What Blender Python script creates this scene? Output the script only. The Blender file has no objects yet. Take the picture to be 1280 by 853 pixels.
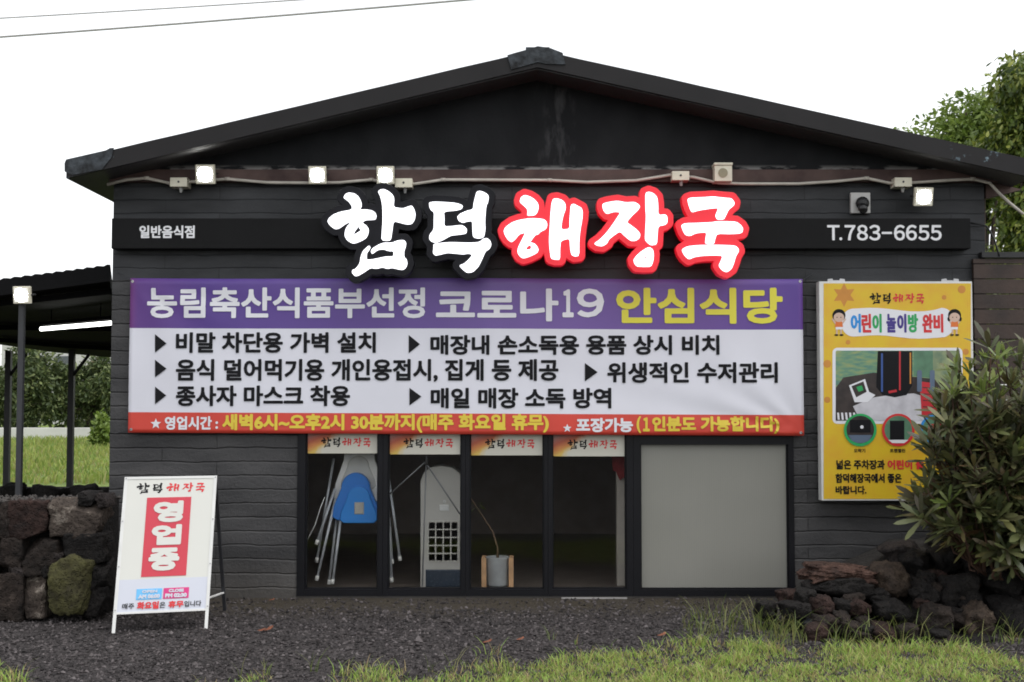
import bpy, bmesh, math, random
import numpy as np
from mathutils import Vector, Matrix, noise
from mathutils.geometry import delaunay_2d_cdt

random.seed(7)
RNG = np.random.default_rng(11)
SC = bpy.context.scene
COL = SC.collection
R = math.radians

# ------------------------------------------------------------------ camera, sky, sun, exposure
F = 1600.0                                   # focal length in pixels of a 1280 px wide frame
PITCH = math.atan(78.5 / F)
CAMP = Vector((0, -10, 1.5))
cd = bpy.data.cameras.new('camera')
cd.sensor_width = 36
cd.lens = 36 * F / 1280
cd.clip_end = 3000
co = bpy.data.objects.new('camera', cd)
COL.objects.link(co)
co.location = CAMP
co.rotation_euler = (R(90) + PITCH, 0, 0)
SC.camera = co

SUN_EL, SUN_AZ = 70, 120                     # overcast: a wide weak sun, high on the right
w = bpy.data.worlds.new('World')
SC.world = w
w.use_nodes = True
nt = w.node_tree
bg = nt.nodes['Background']
sky = nt.nodes.new('ShaderNodeTexSky')
sky.sky_type = 'NISHITA'
sky.sun_disc = False
sky.sun_elevation = R(SUN_EL)
sky.sun_rotation = R(SUN_AZ)
sky.dust_density = 1.5
sky.air_density = 1.0
hs = nt.nodes.new('ShaderNodeHueSaturation')
hs.inputs['Saturation'].default_value = 0.10
nt.links.new(sky.outputs[0], hs.inputs['Color'])
nt.links.new(hs.outputs[0], bg.inputs[0])
bg.inputs[1].default_value = 0.15
sd = bpy.data.lights.new('sun', 'SUN')
sd.energy = 0.6
sd.angle = R(45)
sd.color = (1, 0.98, 0.95)
so = bpy.data.objects.new('sun', sd)
COL.objects.link(so)
_az = R(SUN_AZ)
sdir = Vector((math.sin(_az) * math.cos(R(SUN_EL)), math.cos(_az) * math.cos(R(SUN_EL)), math.sin(R(SUN_EL))))
so.rotation_euler = sdir.to_track_quat('Z', 'Y').to_euler()
so.location = sdir * 40
SC.view_settings.view_transform = 'Standard'
SC.view_settings.look = 'None'
SC.view_settings.gamma = 1
SC.view_settings.exposure = 1.03
SC.render.engine = 'CYCLES'
SC.cycles.filter_width = 1.8
SC.cycles.max_bounces = 8
SC.cycles.transparent_max_bounces = 12


# ------------------------------------------------------------------ helpers
def ray(px, py):
    dx, dy = (px - 640) / F, (426.5 - py) / F
    f = Vector((0, math.cos(PITCH), math.sin(PITCH)))
    u = Vector((0, -math.sin(PITCH), math.cos(PITCH)))
    return f + Vector((1, 0, 0)) * dx + u * dy


def at(px, py, Y):
    d = ray(px, py)
    return CAMP + d * ((Y - CAMP.y) / d.y)


def gnd(px, py, z=0.0):
    d = ray(px, py)
    return CAMP + d * ((z - CAMP.z) / d.z)


def topx(v):
    q = Vector(v) - CAMP
    f = Vector((0, math.cos(PITCH), math.sin(PITCH)))
    u = Vector((0, -math.sin(PITCH), math.cos(PITCH)))
    k = q.dot(f)
    return 640 + F * q.x / k, 426.5 - F * q.dot(u) / k


def wloc(o):
    v = Vector((0, 0, 0))
    while o is not None:
        v += Vector(o.location)
        o = o.parent
    return v


def tag(o, label=None, cat=None, group=None, kind=None):
    if label: o['label'] = label
    if cat: o['category'] = cat
    if group: o['group'] = group
    if kind: o['kind'] = kind
    return o


def thing(name, label, cat, loc=(0, 0, 0), group=None):
    o = bpy.data.objects.new(name, None)
    COL.objects.link(o)
    o.empty_display_size = 0.1
    o.location = loc
    return tag(o, label, cat, group)


def link_mesh(name, verts, faces, mats, parent=None, smooth=False, fm=None, loc=None):
    """verts in world coordinates; becomes one object under parent (or at loc)."""
    base = wloc(parent) if parent is not None else Vector(loc or (0, 0, 0))
    me = bpy.data.meshes.new(name)
    va = np.array(verts, dtype=float).reshape(-1, 3) - np.array(base)
    me.from_pydata(va.tolist(), [], faces)
    for m in (mats if isinstance(mats, (list, tuple)) else [mats]):
        me.materials.append(m)
    if fm is not None:
        me.polygons.foreach_set('material_index', fm)
    if smooth:
        me.polygons.foreach_set('use_smooth', [True] * len(me.polygons))
    me.update()
    o = bpy.data.objects.new(name, me)
    COL.objects.link(o)
    if parent is not None:
        o.parent = parent
    else:
        o.location = base
    return o


class MB:
    def __init__(self):
        self.v, self.f, self.m = [], [], []

    def add(self, v, f, mi=0):
        n = len(self.v)
        self.v += [tuple(p) for p in v]
        self.f += [tuple(i + n for i in q) for q in f]
        self.m += [mi] * len(f)
        return self

    def box(self, x0, x1, y0, y1, z0, z1, mi=0, mtx=None):
        v = [Vector((x, y, z)) for x in (x0, x1) for y in (y0, y1) for z in (z0, z1)]
        if mtx: v = [mtx @ p for p in v]
        return self.add(v, [(0, 1, 3, 2), (4, 6, 7, 5), (0, 4, 5, 1), (2, 3, 7, 6), (0, 2, 6, 4), (1, 5, 7, 3)], mi)

    def tube(self, pts, r, n=8, mi=0, cap=True):
        pts = [Vector(p) for p in pts]
        rs = r if isinstance(r, (list, tuple)) else [r] * len(pts)
        b = len(self.v)
        prev = None
        for i, p in enumerate(pts):
            d = (pts[min(i + 1, len(pts) - 1)] - pts[max(i - 1, 0)]).normalized()
            if prev is None:
                a = d.orthogonal().normalized()
            else:
                a = (prev - d * prev.dot(d)).normalized()
            prev = a
            c = d.cross(a)
            for k in range(n):
                t = 2 * math.pi * k / n
                self.v.append(tuple(p + (a * math.cos(t) + c * math.sin(t)) * rs[i]))
        for i in range(len(pts) - 1):
            for k in range(n):
                self.f.append((b + i * n + k, b + i * n + (k + 1) % n, b + (i + 1) * n + (k + 1) % n, b + (i + 1) * n + k))
                self.m.append(mi)
        if cap:
            self.f.append(tuple(b + k for k in reversed(range(n)))); self.m.append(mi)
            e = b + (len(pts) - 1) * n
            self.f.append(tuple(e + k for k in range(n))); self.m.append(mi)
        return self

    def prism(self, poly, y0, y1, mi=0):
        """poly: (x, z) outline, extruded along y."""
        n = len(poly)
        v = [(x, y0, z) for x, z in poly] + [(x, y1, z) for x, z in poly]
        f = [tuple(range(n)), tuple(reversed(range(n, 2 * n)))]
        f += [(i, i + n, (i + 1) % n + n, (i + 1) % n) for i in range(n)]
        return self.add(v, f, mi)

    def lathe(self, c, prof, n=24, mi=0):
        b = len(self.v)
        for r, z in prof:
            for k in range(n):
                t = 2 * math.pi * k / n
                self.v.append((c[0] + r * math.cos(t), c[1] + r * math.sin(t), c[2] + z))
        for i in range(len(prof) - 1):
            for k in range(n):
                self.f.append((b + i * n + k, b + i * n + (k + 1) % n, b + (i + 1) * n + (k + 1) % n, b + (i + 1) * n + k))
                self.m.append(mi)
        return self

    def build(self, name, mats, parent=None, bevel=0, smooth=False, loc=None):
        o = link_mesh(name, self.v, self.f, mats, parent, smooth, self.m, loc)
        if bevel:
            bm = bmesh.new(); bm.from_mesh(o.data)
            bmesh.ops.recalc_face_normals(bm, faces=bm.faces)
            bmesh.ops.bevel(bm, geom=bm.edges[:], offset=bevel, segments=2, profile=0.7, affect='EDGES', clamp_overlap=True)
            bm.to_mesh(o.data); bm.free()
        else:
            bm = bmesh.new(); bm.from_mesh(o.data)
            bmesh.ops.recalc_face_normals(bm, faces=bm.faces)
            bm.to_mesh(o.data); bm.free()
        return o


# ------------------------------------------------------------------ materials
MATS = {}


def nodes(name):
    m = bpy.data.materials.new(name)
    m.use_nodes = True
    t = m.node_tree
    return m, t, t.nodes['Principled BSDF'], (lambda k: t.nodes.new('ShaderNode' + k)), (lambda a, b: t.links.new(a, b))


def pm(name, col, rough=0.6, var=0.12, vs=6, bump=0.15, bs=60, metal=0, spec=0.5, dist=0.004, col2=None, coat=0):
    """painted / solid material: base colour with a soft noise, a second finer noise for bump and roughness."""
    if name in MATS: return MATS[name]
    m, t, p, N, L = nodes(name)
    tc = N('TexCoord'); n1 = N('TexNoise'); n2 = N('TexNoise')
    n1.inputs['Scale'].default_value = vs; n1.inputs['Detail'].default_value = 6
    n2.inputs['Scale'].default_value = bs; n2.inputs['Detail'].default_value = 4
    L(tc.outputs['Object'], n1.inputs['Vector']); L(tc.outputs['Object'], n2.inputs['Vector'])
    r = N('ValToRGB')
    a = [max(0, c * (1 - var)) for c in col]
    b = list(col2) if col2 else [min(1, c * (1 + var)) for c in col]
    r.color_ramp.elements[0].position = 0.3; r.color_ramp.elements[1].position = 0.7
    r.color_ramp.elements[0].color = (*a, 1); r.color_ramp.elements[1].color = (*b, 1)
    L(n1.outputs['Fac'], r.inputs[0]); L(r.outputs[0], p.inputs['Base Color'])
    mr = N('MapRange')
    mr.inputs['To Min'].default_value = max(0.02, rough - 0.12); mr.inputs['To Max'].default_value = min(1, rough + 0.12)
    L(n2.outputs['Fac'], mr.inputs['Value']); L(mr.outputs[0], p.inputs['Roughness'])
    if bump:
        bp = N('Bump'); bp.inputs['Strength'].default_value = bump; bp.inputs['Distance'].default_value = dist
        L(n2.outputs['Fac'], bp.inputs['Height']); L(bp.outputs[0], p.inputs['Normal'])
    p.inputs['Metallic'].default_value = metal
    p.inputs['Specular IOR Level'].default_value = spec
    p.inputs['Coat Weight'].default_value = coat
    MATS[name] = m
    return m


def emis(name, col, s, base=None):
    if name in MATS: return MATS[name]
    m, t, p, N, L = nodes(name)
    p.inputs['Base Color'].default_value = (*(base or col), 1)
    p.inputs['Emission Color'].default_value = (*col, 1)
    p.inputs['Emission Strength'].default_value = s
    p.inputs['Roughness'].default_value = 0.35
    MATS[name] = m
    return m


def leaf_mat(name, cols, rough=0.45, trans=0.35):
    """random colour per leaf, a little light coming through."""
    m, t, p, N, L = nodes(name)
    g = N('NewGeometry'); r = N('ValToRGB')
    el = r.color_ramp.elements
    while len(el) < len(cols): el.new(0.5)
    for i, c in enumerate(cols):
        el[i].position = i / max(1, len(cols) - 1); el[i].color = (*c, 1)
    L(g.outputs['Random Per Island'], r.inputs[0])
    L(r.outputs[0], p.inputs['Base Color'])
    p.inputs['Roughness'].default_value = rough
    tr = N('BsdfTranslucent'); L(r.outputs[0], tr.inputs['Color'])
    mx = N('MixShader'); mx.inputs[0].default_value = trans
    L(p.outputs[0], mx.inputs[1]); L(tr.outputs[0], mx.inputs[2])
    L(mx.outputs[0], t.nodes['Material Output'].inputs['Surface'])
    return m


def wall_mat(name, dark, light, courses=True, relief=0.8):
    """black-grey painted brickwork: uneven courses, thick paint, lighter worn patches."""
    m, t, p, N, L = nodes(name)
    tc = N('TexCoord'); sep = N('SeparateXYZ'); L(tc.outputs['Object'], sep.inputs[0])
    nz = N('TexNoise'); nz.inputs['Scale'].default_value = 2.2; nz.inputs['Detail'].default_value = 5
    L(tc.outputs['Object'], nz.inputs['Vector'])
    nf = N('TexNoise'); nf.inputs['Scale'].default_value = 38; nf.inputs['Detail'].default_value = 6; nf.inputs['Roughness'].default_value = 0.65
    L(tc.outputs['Object'], nf.inputs['Vector'])
    st = N('TexNoise'); st.inputs['Scale'].default_value = 1.0; st.inputs['Detail'].default_value = 7
    mp = N('Mapping'); mp.inputs['Scale'].default_value = (1.6, 1, 5.0); L(tc.outputs['Object'], mp.inputs[0]); L(mp.outputs[0], st.inputs['Vector'])
    cr = N('ValToRGB'); cr.color_ramp.elements[0].position = 0.35; cr.color_ramp.elements[1].position = 0.72
    cr.color_ramp.elements[0].color = (*dark, 1); cr.color_ramp.elements[1].color = (*light, 1)
    L(st.outputs['Fac'], cr.inputs[0])
    hgt = nf.outputs['Fac']
    colr = cr.outputs[0]
    if courses:
        # warp so that joints are not ruler straight
        wv = N('Math'); wv.operation = 'MULTIPLY_ADD'; wv.inputs[1].default_value = 0.050
        L(nz.outputs['Fac'], wv.inputs[0]); L(sep.outputs['Z'], wv.inputs[2])
        w2 = N('Math'); w2.operation = 'MULTIPLY_ADD'; w2.inputs[1].default_value = 0.012
        n3 = N('TexNoise'); n3.inputs['Scale'].default_value = 14; L(tc.outputs['Object'], n3.inputs['Vector'])
        L(n3.outputs['Fac'], w2.inputs[0]); L(wv.outputs[0], w2.inputs[2])
        cb = N('CombineXYZ'); L(sep.outputs['X'], cb.inputs[0]); L(w2.outputs[0], cb.inputs[1])
        br = N('TexBrick')
        br.inputs['Scale'].default_value = 1; br.inputs['Brick Width'].default_value = 1.15; br.inputs['Row Height'].default_value = 0.108
        br.inputs['Mortar Size'].default_value = 0.006; br.inputs['Mortar Smooth'].default_value = 0.6; br.inputs['Bias'].default_value = 0
        br.inputs['Color1'].default_value = (0.75, 0.75, 0.75, 1); br.inputs['Color2'].default_value = (1, 1, 1, 1); br.inputs['Mortar'].default_value = (0.62, 0.62, 0.62, 1)
        br.offset = 0.37
        L(cb.outputs[0], br.inputs['Vector'])
        # each course leans out towards its foot: saw-tooth height gives the lipped look
        fr = N('Math'); fr.operation = 'DIVIDE'; fr.inputs[1].default_value = 0.108; L(w2.outputs[0], fr.inputs[0])
        f2 = N('Math'); f2.operation = 'FRACT'; L(fr.outputs[0], f2.inputs[0])
        sm = N('ValToRGB'); e = sm.color_ramp.elements
        e[0].position = 0; e[0].color = (0, 0, 0, 1); e[1].position = 1; e[1].color = (0.1, 0.1, 0.1, 1)
        a = e.new(0.07); a.color = (1, 1, 1, 1); b = e.new(0.9); b.color = (0.75, 0.75, 0.75, 1)
        L(f2.outputs[0], sm.inputs[0])
        add = N('Math'); add.operation = 'MULTIPLY_ADD'; add.inputs[1].default_value = 0.8; L(nf.outputs['Fac'], add.inputs[0]); L(sm.outputs[0], add.inputs[2])
        inv = N('Math'); inv.operation = 'MULTIPLY_ADD'; inv.inputs[1].default_value = -0.5; L(br.outputs['Fac'], inv.inputs[0]); L(add.outputs[0], inv.inputs[2])
        hgt = inv.outputs[0]
        mx = N('Mix'); mx.data_type = 'RGBA'; mx.blend_type = 'MULTIPLY'; mx.inputs['Factor'].default_value = 1
        L(cr.outputs[0], mx.inputs[6]); L(br.outputs['Color'], mx.inputs[7])
        colr = mx.outputs[2]
    bp = N('Bump'); bp.inputs['Strength'].default_value = relief
    bp.inputs['Distance'].default_value = 0.011 if courses else 0.004
    L(hgt, bp.inputs['Height']); L(bp.outputs[0], p.inputs['Normal'])
    # mud splashed up from the ground and scuffed pale chips
    zd = N('MapRange'); zd.inputs['From Min'].default_value = 0.34; zd.inputs['From Max'].default_value = -0.05; L(sep.outputs['Z'], zd.inputs['Value'])
    zn = N('Math'); zn.operation = 'MULTIPLY'; L(zd.outputs[0], zn.inputs[0]); L(nf.outputs['Fac'], zn.inputs[1])
    md = N('Mix'); md.data_type = 'RGBA'; L(zn.outputs[0], md.inputs['Factor']); L(colr, md.inputs[6]); md.inputs[7].default_value = (0.10, 0.088, 0.074, 1)
    nc = N('TexNoise'); nc.inputs['Scale'].default_value = 3.4; nc.inputs['Detail'].default_value = 12; nc.inputs['Roughness'].default_value = 0.75
    mc = N('Mapping'); mc.inputs['Scale'].default_value = (0.8, 1, 2.2); mc.inputs['Location'].default_value = (4.3, 0, 1.7); L(tc.outputs['Object'], mc.inputs[0]); L(mc.outputs[0], nc.inputs['Vector'])
    rc_ = N('ValToRGB'); rc_.color_ramp.elements[0].position = 0.64; rc_.color_ramp.elements[1].position = 0.74; L(nc.outputs['Fac'], rc_.inputs[0])
    cm = N('Math'); cm.operation = 'MULTIPLY'; cm.inputs[1].default_value = 0.55; L(rc_.outputs[0], cm.inputs[0])
    me_ = N('Mix'); me_.data_type = 'RGBA'; L(cm.outputs[0], me_.inputs['Factor']); L(md.outputs[2], me_.inputs[6]); me_.inputs[7].default_value = (0.14, 0.138, 0.14, 1)
    colr = me_.outputs[2]
    L(colr, p.inputs['Base Color'])
    p.inputs['Roughness'].default_value = 0.55
    p.inputs['Specular IOR Level'].default_value = 0.35
    return m


def gable_mat():
    m, t, p, N, L = nodes('gable black board paint')
    tc = N('TexCoord'); sep = N('SeparateXYZ'); L(tc.outputs['Object'], sep.inputs[0])
    mp = N('Mapping'); mp.inputs['Scale'].default_value = (1.6, 1, 1.0); L(tc.outputs['Object'], mp.inputs[0])
    n = N('TexNoise'); n.inputs['Scale'].default_value = 2; n.inputs['Detail'].default_value = 8; L(mp.outputs[0], n.inputs['Vector'])
    r = N('ValToRGB'); e = r.color_ramp.elements
    e[0].position = 0.35; e[0].color = (0.006, 0.0065, 0.008, 1); e[1].position = 0.8; e[1].color = (0.017, 0.018, 0.020, 1)
    L(n.outputs['Fac'], r.inputs[0])
    # worn run of damp below the ridge
    dx = N('Math'); dx.operation = 'SUBTRACT'; dx.inputs[1].default_value = 0.35; L(sep.outputs['X'], dx.inputs[0])
    ab = N('Math'); ab.operation = 'ABSOLUTE'; L(dx.outputs[0], ab.inputs[0])
    mr = N('MapRange'); mr.inputs['From Min'].default_value = 0.22; mr.inputs['From Max'].default_value = 0.0; L(ab.outputs[0], mr.inputs['Value'])
    n2 = N('TexNoise'); n2.inputs['Scale'].default_value = 9; n2.inputs['Detail'].default_value = 8
    mp2 = N('Mapping'); mp2.inputs['Scale'].default_value = (1.5, 1, 0.5); L(tc.outputs['Object'], mp2.inputs[0]); L(mp2.outputs[0], n2.inputs['Vector'])
    r2 = N('ValToRGB'); r2.color_ramp.elements[0].position = 0.52; r2.color_ramp.elements[1].position = 0.7; L(n2.outputs['Fac'], r2.inputs[0])
    mu = N('Math'); mu.operation = 'MULTIPLY'; L(mr.outputs[0], mu.inputs[0]); L(r2.outputs[0], mu.inputs[1])
    # flaked paint along the lower edge
    zl = N('MapRange'); zl.inputs['From Min'].default_value = 3.375; zl.inputs['From Max'].default_value = 3.325; L(sep.outputs['Z'], zl.inputs['Value'])
    n3 = N('TexNoise'); n3.inputs['Scale'].default_value = 16; n3.inputs['Detail'].default_value = 8
    mp3 = N('Mapping'); mp3.inputs['Scale'].default_value = (0.5, 1, 2); L(tc.outputs['Object'], mp3.inputs[0]); L(mp3.outputs[0], n3.inputs['Vector'])
    r3 = N('ValToRGB'); r3.color_ramp.elements[0].position = 0.44; r3.color_ramp.elements[1].position = 0.58; L(n3.outputs['Fac'], r3.inputs[0])
    m3 = N('Math'); m3.operation = 'MULTIPLY'; L(zl.outputs[0], m3.inputs[0]); L(r3.outputs[0], m3.inputs[1])
    sc = N('Math'); sc.operation = 'MULTIPLY'; sc.inputs[1].default_value = 0.35; L(mu.outputs[0], sc.inputs[0])
    mx = N('Mix'); mx.data_type = 'RGBA'; L(sc.outputs[0], mx.inputs['Factor']); L(r.outputs[0], mx.inputs[6]); mx.inputs[7].default_value = (0.16, 0.16, 0.165, 1)
    my = N('Mix'); my.data_type = 'RGBA'; L(m3.outputs[0], my.inputs['Factor']); L(mx.outputs[2], my.inputs[6]); my.inputs[7].default_value = (0.33, 0.32, 0.31, 1)
    L(my.outputs[2], p.inputs['Base Color'])
    bp = N('Bump'); bp.inputs['Strength'].default_value = 0.4; bp.inputs['Distance'].default_value = 0.004
    nb = N('TexNoise'); nb.inputs['Scale'].default_value = 40; L(tc.outputs['Object'], nb.inputs['Vector'])
    L(nb.outputs['Fac'], bp.inputs['Height']); L(bp.outputs[0], p.inputs['Normal'])
    p.inputs['Roughness'].default_value = 0.65; p.inputs['Specular IOR Level'].default_value = 0.2
    return m


def fascia_mat():
    """black painted sheet, the paint peeling to grey-blue metal near the ends and on a few chips."""
    m, t, p, N, L = nodes('fascia peeling black paint')
    tc = N('TexCoord'); sep = N('SeparateXYZ'); L(tc.outputs['Object'], sep.inputs[0])
    n = N('TexNoise'); n.inputs['Scale'].default_value = 7; n.inputs['Detail'].default_value = 9; n.inputs['Roughness'].default_value = 0.7
    L(tc.outputs['Object'], n.inputs['Vector'])
    n0 = N('TexNoise'); n0.inputs['Scale'].default_value = 3; L(tc.outputs['Object'], n0.inputs['Vector'])
    r0 = N('ValToRGB'); r0.color_ramp.elements[0].color = (0.010, 0.0095, 0.010, 1); r0.color_ramp.elements[1].color = (0.021, 0.019, 0.020, 1)
    L(n0.outputs['Fac'], r0.inputs[0])
    ra = N('MapRange'); ra.inputs['From Min'].default_value = 2.75; ra.inputs['From Max'].default_value = 3.35; L(sep.outputs['X'], ra.inputs['Value'])
    rb = N('MapRange'); rb.inputs['From Min'].default_value = -3.0; rb.inputs['From Max'].default_value = -3.25; L(sep.outputs['X'], rb.inputs['Value'])
    mxm = N('Math'); mxm.operation = 'MAXIMUM'; L(ra.outputs[0], mxm.inputs[0]); L(rb.outputs[0], mxm.inputs[1])
    ad = N('Math'); ad.operation = 'MULTIPLY_ADD'; ad.inputs[1].default_value = 0.10; L(mxm.outputs[0], ad.inputs[0]); L(n.outputs['Fac'], ad.inputs[2])
    r = N('ValToRGB'); r.color_ramp.elements[0].position = 0.70; r.color_ramp.elements[1].position = 0.76; L(ad.outputs[0], r.inputs[0])
    mx = N('Mix'); mx.data_type = 'RGBA'; L(r.outputs[0], mx.inputs['Factor']); L(r0.outputs[0], mx.inputs[6]); mx.inputs[7].default_value = (0.17, 0.24, 0.28, 1)
    L(mx.outputs[2], p.inputs['Base Color'])
    p.inputs['Roughness'].default_value = 0.55; p.inputs['Specular IOR Level'].default_value = 0.25
    bp = N('Bump'); bp.inputs['Strength'].default_value = 0.4; bp.inputs['Distance'].default_value = 0.003
    L(n.outputs['Fac'], bp.inputs['Height']); L(bp.outputs[0], p.inputs['Normal'])
    return m


def rock_mat(name, c1, c2, c3=None, c3amt=0.62):
    m, t, p, N, L = nodes(name)
    tc = N('TexCoord')
    n = N('TexNoise'); n.inputs['Scale'].default_value = 7; n.inputs['Detail'].default_value = 10; n.inputs['Roughness'].default_value = 0.7
    L(tc.outputs['Object'], n.inputs['Vector'])
    r = N('ValToRGB'); e = r.color_ramp.elements
    e[0].position = 0.32; e[0].color = (*c1, 1); e[1].position = c3amt; e[1].color = (*c2, 1)
    if c3:
        a = e.new(c3amt + 0.12); a.color = (*c3, 1)
    L(n.outputs['Fac'], r.inputs[0])
    v = N('TexVoronoi'); v.inputs['Scale'].default_value = 55; L(tc.outputs['Object'], v.inputs['Vector'])
    rv = N('ValToRGB'); rv.color_ramp.elements[0].position = 0.10; rv.color_ramp.elements[1].position = 0.38; L(v.outputs['Distance'], rv.inputs[0])
    nf = N('TexNoise'); nf.inputs['Scale'].default_value = 30; nf.inputs['Detail'].default_value = 8; L(tc.outputs['Object'], nf.inputs['Vector'])
    ad = N('Math'); ad.operation = 'MULTIPLY_ADD'; ad.inputs[1].default_value = 1.6; L(nf.outputs['Fac'], ad.inputs[0]); L(rv.outputs[0], ad.inputs[2])
    bp = N('Bump'); bp.inputs['Strength'].default_value = 0.9; bp.inputs['Distance'].default_value = 0.012
    L(ad.outputs[0], bp.inputs['Height']); L(bp.outputs[0], p.inputs['Normal'])
    L(r.outputs[0], p.inputs['Base Color'])
    p.inputs['Roughness'].default_value = 0.85
    p.inputs['Specular IOR Level'].default_value = 0.25
    return m


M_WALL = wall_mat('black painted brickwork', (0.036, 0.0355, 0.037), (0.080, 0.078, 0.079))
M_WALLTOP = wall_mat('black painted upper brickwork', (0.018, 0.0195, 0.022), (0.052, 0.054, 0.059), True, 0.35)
M_GABLE = gable_mat()
M_FASCIA = fascia_mat()
M_ROOF = pm('roof sheet', (0.05, 0.05, 0.052), 0.55)
M_SOFFIT = pm('soffit black', (0.006, 0.006, 0.0065), 0.8, spec=0.1)
M_FLASH = pm('ridge flashing', (0.012, 0.013, 0.015), 0.5, 0.5, 16, 0.6, 25, col2=(0.060, 0.070, 0.080), dist=0.01, spec=0.25)
M_BEAM = pm('weathered red brown timber', (0.045, 0.015, 0.014), 0.7, 0.4, 3, 0.4, 35, col2=(0.12, 0.075, 0.064))
M_BLACK = pm('black sign board', (0.0055, 0.0055, 0.006), 0.5, 0.2, 3, 0.1, 30, spec=0.15)
M_FRAME = pm('black window frame', (0.006, 0.006, 0.008), 0.45, 0.2, 4, 0.05, 80, spec=0.2)
M_WHITE_LIT = emis('lit white letter face', (0.95, 0.95, 1.0), 0.75, (0.85, 0.85, 0.88))
M_RED_LIT = emis('lit red letter rim', (0.85, 0.008, 0.025), 0.18, (0.7, 0.015, 0.03))
M_BLACKRIM = pm('matt black letter rim', (0.008, 0.008, 0.011), 0.5, 0.15, 8, 0.05, spec=0.2)
M_CREAM = pm('cream plastic', (0.74, 0.70, 0.56), 0.45, 0.1, 12, 0.05)
M_CONDUIT = pm('cream conduit', (0.52, 0.48, 0.42), 0.5, 0.15, 8, 0.1)
M_WHITEPAINT = pm('white paint', (0.66, 0.66, 0.64), 0.4, 0.05, 8, 0.05)
M_LED = emis('led glare', (1.0, 0.99, 0.93), 22.0, (0.9, 0.9, 0.88))
M_TUBE = emis('fluorescent tube', (1.0, 1.0, 0.95), 3.0, (0.9, 0.9, 0.88))
M_DARKMETAL = pm('dark grey post', (0.030, 0.031, 0.035), 0.5, 0.2, 5)
M_BLACKMETAL = pm('black post', (0.012, 0.012, 0.013), 0.5, 0.2, 5)
M_PURPLE = None
M_INK_W = pm('white print', (0.74, 0.74, 0.78), 0.5, 0.02, 3, 0)
M_INK_Y = pm('yellow print', (0.72, 0.66, 0.06), 0.5, 0.02, 3, 0)
M_INK_Y2 = pm('yellow print on red', (0.72, 0.55, 0.05), 0.5, 0.02, 3, 0)
M_INK_K = pm('black print', (0.010, 0.010, 0.012), 0.6, 0.1, 3, 0, spec=0.15)
M_INK_R = pm('red print', (0.62, 0.025, 0.03), 0.5, 0.1, 3, 0)
M_INK_B = pm('blue print', (0.02, 0.25, 0.65), 0.5, 0.1, 3, 0)
M_INK_N = pm('navy print', (0.05, 0.03, 0.22), 0.5, 0.1, 3, 0)
M_INK_G = pm('green print', (0.02, 0.35, 0.10), 0.5, 0.1, 3, 0)
M_SIGNTXT = pm('white sign lettering', (0.80, 0.80, 0.82), 0.4, 0.02, 3, 0)


# ------------------------------------------------------------------ writing
def font_loops(body):
    """closed outlines of a line of text."""
    c = bpy.data.curves.new('t', 'FONT')
    c.body = body; c.resolution_u = 3; c.fill_mode = 'NONE'
    o = bpy.data.objects.new('t', c)
    COL.objects.link(o)
    me = bpy.data.meshes.new_from_object(o.evaluated_get(bpy.context.evaluated_depsgraph_get()))
    v = np.array([p.co[:2] for p in me.vertices])
    nb = {}
    for e in me.edges:
        a, b = e.vertices
        nb.setdefault(a, []).append(b); nb.setdefault(b, []).append(a)
    bpy.data.objects.remove(o); bpy.data.curves.remove(c); bpy.data.meshes.remove(me)
    seen, out = set(), []
    for st in nb:
        if st in seen: continue
        lp, cur = [], st
        while cur is not None and cur not in seen:
            seen.add(cur); lp.append(cur)
            nx = [k for k in nb[cur] if k not in seen]
            cur = nx[0] if nx else None
        if len(lp) > 2: out.append(v[lp])
    return out


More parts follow.
